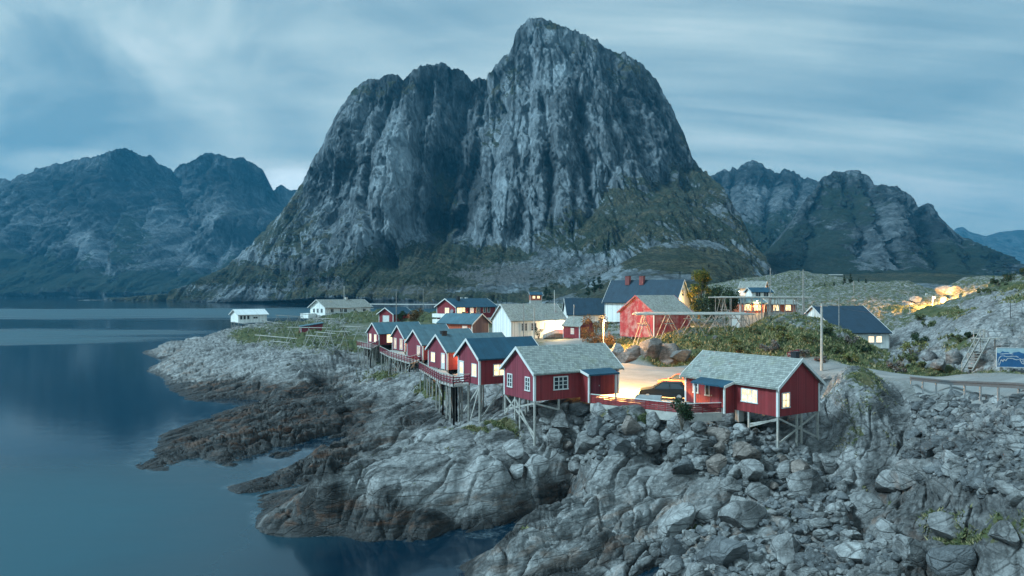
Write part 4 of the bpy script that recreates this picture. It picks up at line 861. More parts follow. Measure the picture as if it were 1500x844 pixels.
lamp('wall_lamp', 'lit wall lamp on the back gable of the cabin with dark windows', 'lamp', p_, 14000, normal=(math.cos(.54), math.sin(.54), 0), cone=158)
# --- right cabin: local frame from its far right corner, so that v = W is the long wall towards the camera
t1 = R(122.7); W1, L1 = 5.4, 9.9
o1 = (21.11 + W1*math.sin(t1), 56.33 - W1*math.cos(t1))
H1 = House('fishing_cabin', 'red cabin with slate roof and lit windows, at the right end of the fence', 'cabin', o1, t1, L1, W1, 2.4, 1.95, 'red_bright', 'slate', 7.2, group=HUTS)
H1.window('far', 2.75, 1.35, 1.45, .95, 'glow', 3, 2); H1.window('front', W1-.95, 1.25, .8, 1.05, 'glow', 2, 2); H1.window('far', 8.6, 1.45, .45, .95, 'glass_dark', 1, 2)
porch(H1, 4.35, 7.6, 'far', 1.2, False, True, -.25)
H1.door('far', 6.4, .9, 1.95, None, 'red_purple', z=-.1); H1.window('far', 7.25, 1.35, .35, .9, 'glass_dark', 1, 1)
H1.chimney(1.1, 1.7, .5, 1.25, 'black')
H1.stilts([(.1,5.3),(.1,.1),(.1,2.9),(.1,2.3),(2.9,5.3),(2.9,.1)], braces=[(.1,5.3,.1,.1,.28,1.),(.1,.1,.1,5.3,.25,1.),(.1,5.3,2.9,5.3,.95,.4)][::1] + [(2.9,5.3,.1,5.3,.25,.98)])
MB().box(3.9, 4.3, 4.7, 5.35, -1.0, -.006).build('foundation_block', M['concrete'], H1.t)
p_ = H1.world(L1+.45, 2.6, 1.9)
lamp('wall_lamp', 'lit wall lamp on the left gable of the right hand slate roofed cabin', 'lamp', p_, 500, normal=(math.cos(t1), math.sin(t1), 0), cone=150)
# --- the row of cabins with felt roofs
H3 = House('fishing_cabin', 'red cabin with plain dark blue roof, largest and nearest of the blue roofed row', 'cabin', (-3.18, 69.), .54, 7.2, 4.6, 2.6, 1.65, 'red', 'roof_navy', 8.1, group=HUTS, gwall='red_purple')
H3.door('front', 3.75, .85, 1.95, 'glow'); H3.window('front', 1.0, 1.35, .85, 1.1, 'glow', 2, 2); H3.window('near', 2.5, 1.35, 1.7, 1.0, 'glow', 3, 2)
H3.stilts([(.1,.1),(.1,2.4),(.1,4.5),(2.8,.1),(4.8,.1),(1.5,2.4),(2.8,4.4)], braces=[(.1,4.5,.1,.1,.1,1.),(.1,2.4,.1,.1,-.1,1.),(.1,.1,2.8,.1,.1,.95)])
H4 = House('fishing_cabin', 'red cabin with grey green roof, white glazed door and glowing orange side wall', 'cabin', (-8.44, 92.5), .54, 9.7, 6.0, 2.4, 1.96, 'red', 'roof_teal', 7.03, group=HUTS, gwall='red_purple')
H4.window('front', 4.35, 1.35, 1.1, 1.15, 'glow', 2, 1); H4.door('front', 1.2, .95, 2.0, 'glow_pale'); H4.chimney(.9, 3.0, .7, .5, 'black')
H5 = House('fishing_cabin', 'grey green roofed red cabin with one pale window, third from the far end', 'cabin', (-13.64, 108.42), .53, 9.3, 6.33, 2.37, 1.98, 'red', 'roof_teal', 6.83, group=HUTS, gwall='red_purple')
H5.window('front', 1.5, 1.25, 1.1, 1.5, 'glow_dim', 2, 1)
H6 = House('fishing_cabin', 'red cabin with grey green roof and two tall pale windows, second from the far end', 'cabin', (-18.87, 124.9), .53, 9.1, 6.12, 2.37, 2.03, 'red', 'roof_teal', 6.77, group=HUTS, gwall='red_purple')
H6.window('front', 1.6, 1.2, 1.2, 1.75, 'glow_dim', 1, 1); H6.window('front', 4.5, 1.2, 1.1, 1.75, 'glow_dim', 1, 1)
H7 = House('fishing_cabin', 'grey green roofed red cabin at the far left end of the row', 'cabin', (-27.3, 145.6), .555, 10., 6.5, 2.31, 2.01, 'red', 'roof_teal', 6.45, group=HUTS, gwall='red_purple')
H7.window('front', 1.9, 1.25, 1.2, 1.5, 'glow_pale', 1, 1); H7.window('front', 4.8, 1.25, 1.0, 1.5, 'glow_pale', 1, 1); H7.window('near', 3.2, 1.25, 2.9, 1.6, 'glow', 1, 1)
for H in (H4, H5, H6, H7):
    H.stilts([(.1,.1),(.1,H.W/2),(.1,H.W-.1),(3.2,.1),(3.2,H.W-.1)], 'timber_dark', .22, [(.1,H.W-.1,.1,.1,.2,1.)])
def side_lamp(H, u_, z, e, lab):
    p = H.world(u_, -.4, z); lamp('wall_lamp', lab, 'lamp', p, e*2.2, normal=(math.sin(H.th), -math.cos(H.th), 0), color=(1., .5, .2))
side_lamp(H4, 2.6, 1.9, 95, 'small lamp on the orange glowing wall of the cabin with glazed door')
side_lamp(H6, 2.2, 1.9, 90, 'small lamp on the side wall of the second cabin from the far end')
# ------------------------------------------------------------------ decks
def deck(name, label, edge, z, inner, stz=None, rail=True, mat='timber_pale', closed_tail=None, railm='red_purple', post_step=1.6, cross=False):
    """edge: outer line of the floor (x, y, z); inner: points that close the floor against the cabins"""
    base = Vector(edge[0]); t = thing(name, label, 'deck', (base.x, base.y, 0))
    P = [Vector((x-base.x, y-base.y, z_)) for x, y, z_ in edge]; I = [Vector((x-base.x, y-base.y, z_)) for x, y, z_ in inner]
    b = MB(); n = len(P) + len(I); ring = P + I
    b.add([p for p in ring] + [p - Vector((0, 0, .16)) for p in ring], [tuple(range(n)), tuple(reversed(range(n, 2*n)))] + [(i, (i+1) % n, n+(i+1) % n, n+i) for i in range(n)])
    b.build('floor', M[mat], t)
    for a, c in zip(P[:-1], P[1:]):                    # railing panel by panel
        L_ = (c-a).length; k = max(1, round(L_/post_step)); rl = MB(); rl.beam(a+Vector((0, 0, 1.0)), c+Vector((0, 0, 1.0)), .12, .05)
        ra = MB()
        for j in (.28, .52, .76): ra.beam(a+Vector((0, 0, j)), c+Vector((0, 0, j)), .03, .11)
        for i in range(k+1):
            q = a.lerp(c, i/k); ra.beam(q+Vector((0, 0, -.1)), q+Vector((0, 0, .97)), .09, .09)
        if cross:
            for i in range(k*2): ra.beam(a.lerp(c, i/(2*k))+Vector((0, 0, .12)), a.lerp(c, (i+1)/(2*k))+Vector((0, 0, .85)), .03, .07)
        o = ra.build('railing', M[railm], t); rl.build('handrail', M['timber_pale'], o)
    cnt = 0
    for row, sh in ((0, 0.), (1, .55)):
        for a, c in zip(P[:-1], P[1:]):
            L_ = (c-a).length; k = max(1, round(L_/2.6))
            for i in range(k+1):
                q = a.lerp(c, i/k); ctr = sum((x for x in I), Vector())/len(I); q = q.lerp(ctr if len(I) < 2 else min(I, key=lambda x: (x-q).length), .12 + sh)
                g = zt(q.x+base.x, q.y+base.y) - .2; top = q.z - .17
                if top - g < .25: continue
                MB().beam((q.x, q.y, g), (q.x, q.y, top), .17).build('stilt', M['timber_dark' if row else mat], t); cnt += 1
                if i < k and cnt % 2 == 0:
                    q2 = a.lerp(c, (i+1)/k); g2 = zt(q2.x+base.x, q2.y+base.y)
                    MB().beam((q.x, q.y, g+.5), (q2.x, q2.y, q2.z-.2), .06, .14).build('brace', M[mat], t)
    return t
def W2(p): return (p.x, p.y, p.z)
def pz(px, py, z): a = at_z(px, py, z); return (a[0], a[1], z)
deck('timber_deck', 'railed timber deck on tall stilts in front of the farthest cabin of the row', [pz(522.8, 506.5, 6.4), pz(543.6, 511, 6.4), W2(H7.world(-.1, .0, -.05))], 6.4, [W2(H7.world(-.05, 6.5, -.05))])
deck('timber_walkway', 'long red railed walkway on dark stilts along the front of the middle cabins', [pz(556.4, 515.3, 6.65), pz(569.7, 522.5, 6.65), pz(600.6, 532.3, 6.7), W2(H5.world(-.06, 1.0, -.1))],
     6.7, [W2(H5.world(-.06, 6.3, -.1)), W2(H6.world(-.06, .2, -.1)), W2(H6.world(-.06, 6.0, -.1))])
deck('timber_deck', 'red railed deck with cross braced ramp before the plain blue roofed cabin', [pz(614, 541, 6.9), pz(646, 560, 7.45), pz(664, 565, 7.9), W2(H3.world(-.06, 1.9, -.1))],
     7.8, [W2(H3.world(-.06, 4.5, -.1)), W2(H4.world(-.06, .4, -.12)), W2(H4.world(-.06, 5.9, -.12))], cross=True)
# ------------------------------------------------------------------ houses of the village
def fit_house(px, py, z):           # corner at a pixel on ground of height z
    a = at_z(px, py, z); return (a[0], a[1])
def hz_at(px, py, Y): return EYE - (py-HZ)/F*Y
VH = 'houses of the village behind the cabins'
# white long house with a ramp, lamp lit at its right end
o = fit_house(749, 497, 7.3)
WH = House('white_house', 'long white house with pale grey roof and entrance ramp, lit by a wall lamp', 'house', o, .52, 13.8, 8.4, 4.0, 3.3, 'white_clad', 'slate_old', 7.3, .4, .4, group=VH, fnd=.8)
for c in (3.2, 5.6): 
    for d in (-.42, .42): WH.window('near', c+d, 2.5, .42, 1.5, cols=1, rows=4)
WH.window('near', 9.0, 2.6, .9, 1.3, 'glow', 2, 2)
lamp('wall_lamp', 'bright wall lamp on the white house near its ramp', 'lamp', WH.world(11.4, -.5, 2.9), 1700, normal=(math.sin(.52), -math.cos(.52), 0), color=(1., .7, .36))
rt = thing('entrance_ramp', 'white boarded ramp along the front of the white house', 'ramp', WH.world(7.0, -1.4, 0), .52, None)
for (a, za, b_, zb) in ((0, -.1, 3.2, .95), (3.2, .95, 6.4, .95)):
    m_ = MB(); m_.hexa([(a, 0, za-.05), (b_, 0, zb-.05), (b_, 1.35, zb-.05), (a, 1.35, za-.05)], [(a, 0, za+.06), (b_, 0, zb+.06), (b_, 1.35, zb+.06), (a, 1.35, za+.06)]); m_.build('floor', M['timber_pale'], rt)
    m_ = MB(); m_.hexa([(a, -.06, za+.07), (b_, -.06, zb+.07), (b_, -.0, zb+.07), (a, -.0, za+.07)], [(a, -.06, za+.98), (b_, -.06, zb+.98), (b_, 0, zb+.98), (a, 0, za+.98)]); m_.build('parapet', M['white_clad'], rt)
for a in (3.2, 6.3): MB().box(a-.07, a+.07, -.02, .12, -1.2, .88).build('post', M['white_trim'], rt)
# big red house with white ground floor
o = fit_house(668, 474, 9.0)
BH = House('red_house', 'two storey red house with dark blue roof, white ground floor and lit upper windows', 'house', o, .74, 14., 8.6, 4.4, 2.1, 'red', 'roof_navy', 9.0, .5, .5, group=VH)
BH.window('front', 3.9, 3.35, 1.7, 1.4, 'glow', 3, 1); BH.window('near', 1.7, 3.2, 2.6, 2.0, 'glow', 3, 1); BH.window('near', 5.4, 3.4, 1.2, 1.3, 'glow_dim', 2, 1); BH.window('near', 7.6, 3.4, 1.2, 1.3, 'glass_dark', 2, 1); BH.window('near', 9.9, 3.5, .8, 1.3, 'glass_dark', 1, 1); BH.window('near', 11.4, 3.5, .8, 1.3, 'glass_dark', 1, 1)
BH.chimney(3.2, 3.2, .8, 1.2, 'black'); BH.chimney(6.2, 5.6, .7, 1.0, 'white_trim', False); BH.chimney(8.0, 5.6, .7, 1.0, 'white_trim', False)
MB().box(-1.6, -.05, -.4, 8.6, 1.5, 2.5).build('balcony', M['white_clad'], BH.t); MB().box(-1.55, -.05, -.35, 8.55, -.8, 1.0).build('garage_front', M['white_clad'], BH.t)
MB().box(-.3, 13.1, -.07, -.004, -.6, 1.3).build('ground_floor', M['white_clad'], BH.t)
d_ = MB(); d_.tube((-.35, 1.3, 3.2), (-.5, 1.25, 3.25), .1, .55, 14); d_.beam((-.35, 1.3, 3.2), (0, 1.3, 3.0), .07); d_.build('satellite_dish', M['satdish'], BH.t)
lamp('wall_lamp', 'warm lamp on the long wall of the big red house above its white base', 'lamp', BH.world(4.6, -.5, 1.9), 160, normal=(math.sin(.74), -math.cos(.74), 0))
# brown gabled house
o = fit_house(716, 505, 7.4); t8 = R(150)
o = at_y(675.5, 500, 136)
BR = House('orange_house', 'low house with brown boarded gable and orange side wall below the big red house', 'house', (at_y(716,500,142)[0], 142.), R(148), 8., 5.8, 3.6, 1.7, 'orange_clad', 'roof_teal', 7.6, .4, .4, gwall='brown_clad', group=VH)
BR.window('far', 1.7, 2.6, 1.0, .9, 'glow_dim', 2, 1); BR.chimney(4.2, 2.6, .6, .5, 'black')
# red garage with white door
o = fit_house(576, 472, 9.0)
GA = House('garage', 'small red garage with white door and dark roof behind the far cabins', 'garage', o, 1.0, 8., 5.4, 2.7, 1.6, 'red', 'roof_navy', 8.6, .5, .5, group=VH)
GA.door('front', 2.7, 2.2, 2.1, None); AN = MB().box(5.2, 6.6, -1.6, -.01, 0, 2.4); AN.build('orange_annex', M['orange_clad'], GA.t); GA.window('near', 5.9, 1.5, .7, .9, 'glow_dim', 1, 1, off=1.6)
# white house on the headland
o = fit_house(476.5, 463, 8.7)
WL = House('white_house', 'white bungalow with grey roof and bay end on the left headland behind drying racks', 'house', o, .88, 21., 9.4, 3.3, 2.6, 'white_clad', 'slate_old', 8.7, .7, .8, group=VH, fnd=1.2)
for v_ in (2.2, 4.7, 7.0): WL.window('front', v_, 1.9, 1.1, 1.4, 'glass_dark', 2, 1)
for u_ in (3., 7.2, 9.1, 13.5, 18.): WL.window('near', u_, 1.9, 1.2, 1.2, 'glass_dark', 2, 1)
WL.chimney(13.0, 4.7, .9, 1.0, 'concrete'); MB().box(-3.6, -.05, 5.4, 10.4, -.9, .9).build('terrace', M['white_clad'], WL.t)
# white boathouse on stilts
o = at_y(366, 472, 232); 
BO = House('boathouse', 'white boathouse on thin stilts above the water at the left tip of the headland', 'boathouse', (o[0]-2.2, 228.), .74, 9.4, 6.4, 2.6, 1.5, 'white_clad', 'roof_pale', hz_at(366, 472.5, 230), .5, .5, group=VH)
for u_ in (.9, 2.0, 3.2): BO.window('near', u_, 1.6, .7, 1.1, 'glass_dark', 1, 1)
BO.window('near', 5.6, 1.5, 1.4, .5, 'glass_dark', 2, 1); MB().box(-.3, 9.7, -.9, -.05, -.12, .0).build('gallery', M['white_trim'], BO.t)
BO.stilts([(.1,.1),(2.2,.1),(4.6,.1),(9.2,.1),(.1,6.2),(9.2,6.2),(.1,3.2)], 'timber', .2)
# red shed with a single pitch roof
SX, SY, SZ = *fit_house(441, 494, 6.2), 6.0
sh = thing('shed', 'low red shed with grey green single pitch roof among the drying racks', 'shed', (SX, SY, SZ), .35, VH)
b = MB(); b.add([(0,0,0),(5.2,0,0),(5.2,5.6,0),(0,5.6,0),(0,0,2.7),(5.2,0,3.5),(5.2,5.6,3.5),(0,5.6,2.7)], [(3,2,1,0),(0,1,5,4),(1,2,6,5),(2,3,7,6),(3,0,4,7)]); b.build('wall', M['red_purple'], sh)
b = MB(); b.hexa([(-.3,-.3,2.68),(5.5,-.3,3.56),(5.5,5.9,3.56),(-.3,5.9,2.68)], [(-.3,-.3,2.82),(5.5,-.3,3.70),(5.5,5.9,3.70),(-.3,5.9,2.82)]); b.build('roof', M['roof_teal'], sh)
for (x, y) in ((0,0),(0,5.6),(5.2,0)): MB().box(x-.1, x+.1, y-.1, y+.1, -.02, 2.62).build('corner_board', M['white_trim'], sh)
# small red shed right of the white house
t_ = R(128); n_ = at_y(849, 495, 150)
SR = House('shed', 'little red shed with pale roof and white window right of the white house ramp', 'shed', (n_[0]+4.4*math.sin(t_), 150.-4.4*math.cos(t_)), t_, 5.2, 4.4, 2.7, 1.7, 'red', 'slate_old', 7.45, .35, .35, group=VH)
SR.window('far', 2.2, 1.5, .8, 1.1, 'glow_dim', 2, 2)
# low long building with navy roof
o = at_y(825, 470, 190)
NB = House('long_building', 'long low building with dark sheet roof between the white house and the red barn', 'building', (at_y(832, 470, 186)[0], 186.), R(4), 15., 9., 3.2, 4.0, 'white_clad', 'roof_dark', 8.4, .4, .4, group=VH)
NB.window('near', 9.5, 1.8, 1.1, 1.3, 'glow', 2, 1); NB.window('near', 11.8, 1.8, 1.1, 1.3, 'glow_dim', 2, 1)
lamp('wall_lamp', 'warm lamp on the long low building behind the rusty bush', 'lamp', NB.world(10.6, -.5, 2.6), 160, normal=(0, -1, 0))
# tall white house with navy roof and two chimneys
NV = House('white_house', 'tall white house with steep dark blue roof and two red brick chimneys', 'house', (at_y(886, 470, 177)[0], 177.), -.62, 18.6, 8.6, 5.2, 5.0, 'white_clad', 'roof_dark', 10.0, .5, .5, group=VH)
NV.chimney(4.6, 3.6, 1.1, 1.9, 'brick'); NV.chimney(8.4, 3.6, 1.1, 1.9, 'brick')
NV.window('back', 4.3, 7.2, .9, 1.4, 'glass_dark', 1, 2); NV.window('back', 2.2, 3.4, 1., 1.3, 'glass_dark', 2, 1); NV.window('back', 6.2, 3.4, 1., 1.3, 'glass_dark', 2, 1)
lamp('wall_lamp', 'warm lamp on the right gable of the tall white house', 'lamp', NV.world(19.2, 1.2, 4.3), 1500, normal=(.8, -.55, 0), color=(1., .6, .2))
# red barn
BA = House('barn', 'weathered red barn with pale grey roof on posts above the pink rocks', 'barn', (at_y(958, 482, 118)[0], 118.), R(38), 9.5, 7.7*1.0, 4.3, 2.7, 'barn_red', 'slate_old', hz_at(930, 494, 121), .3, .35, trim='barn_red', group=VH, corners=False)
MB().box(-.03, .14, -.03, .14, 0, 4.2).build('corner_board', M['white_trim'], BA.t)
BA.stilts([(.1,.2),(.1,2.5),(.1,5.0),(.1,7.4),(3,.2)], 'timber', .22)
# navy roofed house down behind the turf hill
o = at_y(1311, 490, 116)
NR = House('blue_roof_house', 'pale house with large plain dark blue roof half hidden behind the turf hill', 'house', (53.2, 116.), .04, 8.6, 17., 2.6, 4.1, 'white_clad', 'roof_dark', 8.0, .3, .4, group=VH)
for c in (5.6, 6.9): NR.window('near', c, 1.5, .9, 1.0, 'glow_pale', 1, 1)
NR.window('near', 3.2, 1.5, 1.1, 1.0, 'glow_dim', 1, 1)
MB().box(.08, 8.5, .08, 16.9, -3.0, -.01).build('basement', M['roof_dark'], NR.t)
# little far houses
def small_house(px, py, Y, th, Lg, W, h, r, wall, roof, label, lit=None):
    a = at_y(px, py, Y); H = House('far_house', label, 'house', (a[0], a[1]), th, Lg, W, h, r, wall, roof, a[2], .4, .4, group=VH, fnd=3.)
    H.window('near', Lg*.3, h*.55, 1.1, 1.1, lit or 'glass_dark', 2, 1); H.window('near', Lg*.7, h*.55, 1.1, 1.1, lit or 'glass_dark', 2, 1); return H
FH = small_house(777, 440, 330, .1, 5.4, 5., 2.6, 1.2, 'orange_clad', 'roof_navy', 'tiny orange cabin with lit windows far off at the mountain foot', 'glow')
small_house(1084, 433, 190, -.5, 6., 6.0, 2.0, 1.7, 'white_clad', 'slate_old', 'small white house with lamp lit roof behind the long drying rack')
small_house(1102, 436, 178, .05, 5.0, 4.5, 1.4, 1.0, 'white_clad', 'roof_navy', 'low hut with dark blue roof behind the long drying rack')
RB = small_house(1084, 458, 138, .12, 5.0, 5., 1.9, 1.0, 'orange_clad', 'roof_teal', 'lamp lit red house seen through the poles of the long drying rack', 'glow')
small_house(1124, 457, 142, .05, 6., 5., 1.5, .8, 'orange_clad', 'slate_old', 'long lamp lit shed seen through the far end of the drying rack', 'glow')
lamp('wall_lamp', 'warm lamp on the red house behind the long drying rack', 'lamp', RB.world(3.2, -.6, 2.3), 360, normal=(0, -1, 0))
lamp('wall_lamp', 'warm lamp lighting the small white roof behind the drying rack', 'lamp', at_y(1083, 427, 186), 200, normal=(0, -1, 0))
# ================================================================== ROCKS ONE COULD LIFT
def hit(px, py, y0=28., y1=260.):
    Y = np.exp(np.linspace(math.log(y0), math.log(y1), 420)); X = (px-750)/F*Y
    zr = EYE - (py-HZ)/F*Y; z = terrain(X, Y, False); i = np.argmax(z > zr)
    return (X[i], Y[i], z[i]) if z[i] > zr[i] else None
def rock_mesh(name, seed, mat, sub=3, cuts=13, squash=(1, .8, .7)):
    r = random.Random(seed); b = bmesh.new(); bmesh.ops.create_icosphere(b, subdivisions=sub, radius=1.)
    pl = []
    for i in range(cuts):
        n = Vector((r.gauss(0, 1), r.gauss(0, 1), r.gauss(0, 1))).normalized(); pl.append((n, r.uniform(.52, .86)))
    for v in b.verts:
        for n, d in pl:
            e_ = v.co.dot(n) - d
            if e_ > 0: v.co -= n*e_
    off = np.array([r.uniform(0, 50) for _ in range(2)])
    co = np.array([v.co for v in b.verts]); dn = fbm(co[:, 0]*2+off[0]+co[:, 2], co[:, 1]*2+off[1]-co[:, 2], 4, seed)*.07
    for v, q in zip(b.verts, dn): v.co *= (1+q); v.co.x *= squash[0]; v.co.y *= squash[1]; v.co.z *= squash[2]
    me = bpy.data.meshes.new(name); b.to_mesh(me); b.free(); me.materials.append(mat)
    me.polygons.foreach_set('use_smooth', [True]*len(me.polygons))
    me.set_sharp_from_angle(angle=R(26))
    return me
TONE = ['grey', 'brown', 'pale', 'dark']
PROTO = {t: [rock_mesh('boulder', 100*i+j, M['boulder_'+t], squash=((1.15, .85, .72), (.95, .9, .8), (1.3, .75, .62), (1., .8, .95))[j % 4]) for j in range(5)] for i, t in enumerate(TONE)}
def in_poly(px, py, poly): return poly_sd(np.array([px]), np.array([py]), poly)[0] > 0
def put_rock(px, py, rad_px, tone, label, group, k=None, sink=.35, rot=None, y1=130., pos=None):
    h = pos or hit(px, py, 28., y1)
    if h is None: return None
    rr = rad_px/F*h[1]
    o = bpy.data.objects.new('boulder', PROTO[tone][k if k is not None else RNG.integers(5)]); COL.objects.link(o)
    o.location = (h[0], h[1], h[2] + rr*(.62-sink)); o.scale = (rr*RNG.uniform(.85, 1.2),)*3
    o.rotation_euler = rot or (RNG.uniform(-.5, .5), RNG.uniform(-.5, .5), RNG.uniform(0, 6.28))
    tag(o, label, 'boulder', group); return o
# great boulders that stand out, one by one
BIG = [(755,665,22,'pale','big pale wedge shaped boulder on the smooth rock below the left stilts'),(756,697,19,'pale','rounded pale boulder low on the smooth dome, below the wedge shaped one'),(840,690,16,'grey','long grey slab at the left foot of the boulder heap'),
       (786,690,22,'pale','leaning pale slab between the dome and the boulder heap'),(1052,645,19,'brown','large flat topped brown boulder in the middle of the heap below the bush'),(1090,668,25,'brown','largest brown boulder of the heap, left of the right cabin stilts'),
       (1085,632,15,'pale','bright wedge of pale rock in the heap below the fence corner'),(1168,692,22,'brown','broad brown boulder below the stilts of the right cabin'),(990,670,24,'grey','broad grey boulder on the lower heap above the ridge'),
       (1000,693,20,'dark','dark boulder below the broad grey one on the lower heap'),(1068,716,19,'grey','round grey boulder resting on the lower edge of the heap'),(1110,728,19,'grey','blocky grey boulder at the foot of the heap right of the round one'),
       (1090,768,40,'grey','huge cracked grey boulder on the rocks at the bottom centre right'),(1150,700,24,'grey','tall grey boulder standing below the right cabin'),(990,772,30,'pale','cracked pale boulder on the ridge left of the huge cracked one'),
       (1300,715,26,'grey','tall upright grey boulder below the grassy buttress'),(1180,720,34,'grey','steep grey rock slab below the right cabin stilts'),(1340,705,34,'grey','long grey boulder at the foot of the right rip-rap'),(1435,712,22,'dark','dark square boulder on the right rip-rap foot'),
       (1385,780,28,'grey','rounded grey boulder in the mossy ground at lower right'),(1470,790,28,'grey','grey boulder in the mossy ground near the right edge'),(1260,760,34,'grey','massive grey boulder in the gully at lower right'),(1060,820,46,'dark','huge smooth dark boulder at the bottom edge'),(1330,820,34,'grey','broad grey boulder at the bottom right'),
       (1150,815,34,'grey','pitted grey boulder beside the huge dark one at the bottom'),(1250,820,24,'pale','pale boulder at the bottom between two grey ones'),(1400,830,36,'dark','dark boulder at the bottom right corner'),(1480,730,20,'grey','small grey boulder below the rip-rap at the right edge'),(1210,690,20,'grey','grey boulder wedged under the buttress')]
pts = []
for i, (x, y, r_, t, lab) in enumerate(BIG):
    if put_rock(x, y, r_, t, lab, 'large single boulders on the shore', k=i % 5, sink=.45): pts.append((x, y, r_))
def scatter(poly, n, rmin, rmax, tones, where, group, exp=2.2, tries=60, rest=None):
    x0 = min(p[0] for p in poly); x1 = max(p[0] for p in poly); y0 = min(p[1] for p in poly); y1 = max(p[1] for p in poly); c = 0
    radii = sorted([rmin + (rmax-rmin)*RNG.random()**exp for _ in range(n)], reverse=True)
    for rr in radii:
        for _ in range(tries):
            x = RNG.uniform(x0, x1); y = RNG.uniform(y0, y1)
            if not in_poly(x, y, poly): continue
            if rr > 8 and in_poly(x, y, [(1095,618),(1150,630),(1210,622),(1205,668),(1150,690),(1110,672)]): continue
            sc_ = rr*(.75 + .5*(y-y0)/(y1-y0))
            if any((x-a)**2 + ((y-b)*1.35)**2 < (.86*(sc_+q))**2 for a, b, q in pts): continue
            t = tones[RNG.integers(len(tones))]
            size = 'large' if rr > rmin + .55*(rmax-rmin) else ('middling' if rr > rmin + .22*(rmax-rmin) else 'small')
            if put_rock(x, y, sc_*1.12, t, f'{size} {t} angular boulder {where(x, y)}', group, sink=.22): pts.append((x, y, sc_)); c += 1
            break
    return c
def whereA(x, y):
    col = 'below the dark windowed cabin' if x < 860 else ('below the long side of the red fence' if x < 985 else ('below the fence corner bush' if x < 1075 else 'round the stilts of the right cabin'))
    return ('high in the heap ' if y < 640 else 'low in the heap ') + col
def whereB(x, y): return ('high on the rip-rap ' if y < 625 else ('low on the rip-rap ' if y > 670 else 'midway on the rip-rap ')) + ('beside the grassy buttress' if x < 1400 else 'under the guard rail at right')
def whereC(x, y): return 'in the gully rubble at the bottom ' + ('centre' if x < 1120 else 'right')
na = scatter(RIP_A, 165, 7, 21, ['grey', 'grey', 'brown', 'pale', 'dark', 'grey'], whereA, 'boulders heaped below the red fence')
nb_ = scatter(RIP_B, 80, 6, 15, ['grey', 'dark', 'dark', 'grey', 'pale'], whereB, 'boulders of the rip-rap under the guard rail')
nc_ = scatter(RIP_C, 26, 8, 18, ['grey', 'dark', 'grey', 'pale'], whereC, 'boulders in the gully rubble')
print('boulders', len(pts), na, nb_, nc_)
# small rubble between them
def rubble(name, polys, n, rmin, rmax, mats, sd):
    r = random.Random(sd); base = []
    for i in range(8):
        b = bmesh.new(); bmesh.ops.create_icosphere(b, subdivisions=2, radius=1.)
        pl = [(Vector((r.gauss(0, 1), r.gauss(0, 1), r.gauss(0, 1))).normalized(), r.uniform(.5, .85)) for _ in range(9)]
        for v in b.verts:
            for nn, d in pl:
                e_ = v.co.dot(nn)-d
                if e_ > 0: v.co -= nn*e_
        base.append((np.array([v.co for v in b.verts])*np.array([1.1, .85, .7]), np.array([[v.index for v in f.verts] for f in b.faces]))); b.free()
    P = []; tot = sum(w for _, w in polys)
    for poly, w in polys:
        x0 = min(p[0] for p in poly); x1 = max(p[0] for p in poly); y0 = min(p[1] for p in poly); y1 = max(p[1] for p in poly); m_ = int(n*w/tot*1.0)
        x = RNG.uniform(x0, x1, m_*3); y = RNG.uniform(y0, y1, m_*3); k = poly_sd(x, y, poly) > -3; P += list(zip(x[k][:m_], y[k][:m_]))
    Ys = np.exp(np.linspace(math.log(30), math.log(110), 260)); Vs = []; Fs = []; Mi = []; off = 0
    P = np.array(P); Xg = (P[:, :1]-750)/F*Ys[None]; Yg = np.repeat(Ys[None], len(P), 0); zr = EYE-(P[:, 1:]-HZ)/F*Ys[None]
    zg = base_z(Xg.ravel(), Yg.ravel()).reshape(Xg.shape); idx = np.argmax(zg > zr, 1); ok = zg[np.arange(len(P)), idx] > zr[np.arange(len(P)), idx]
    X = Xg[np.arange(len(P)), idx]; Y = Ys[idx]; Z = terrain(X, Y, False)
    for j in np.nonzero(ok)[0]:
        v, f = base[r.randrange(8)]; s_ = r.uniform(rmin, rmax)*(1 if r.random() < .8 else 1.5)
        m_ = np.array(Matrix.Rotation(r.uniform(0, 6.28), 3, 'Z') @ Matrix.Rotation(r.uniform(-1, 1), 3, 'X'))
        Vs.append((v*s_) @ m_.T + np.array([X[j], Y[j], Z[j]+s_*.25])); Fs.append(f+off); off += len(v); Mi += [r.randrange(len(mats))]*len(f)
    me = np_mesh(name, np.concatenate(Vs), np.concatenate(Fs), False)
    for q in mats: me.materials.append(q)
    me.polygons.foreach_set('material_index', Mi[:len(me.polygons)]); me.polygons.foreach_set('use_smooth', [True]*len(me.polygons)); me.set_sharp_from_angle(angle=R(30))
    o = bpy.data.objects.new(name, me); COL.objects.link(o); return tag(o, kind='stuff')
rubble('rubble', [(RIP_A, 1.), (RIP_B, 1.3), (RIP_C, .8)], 2600, .16, .42, [M['boulder_grey'], M['boulder_dark'], M['boulder_dark'], M['boulder_grey']], 5)
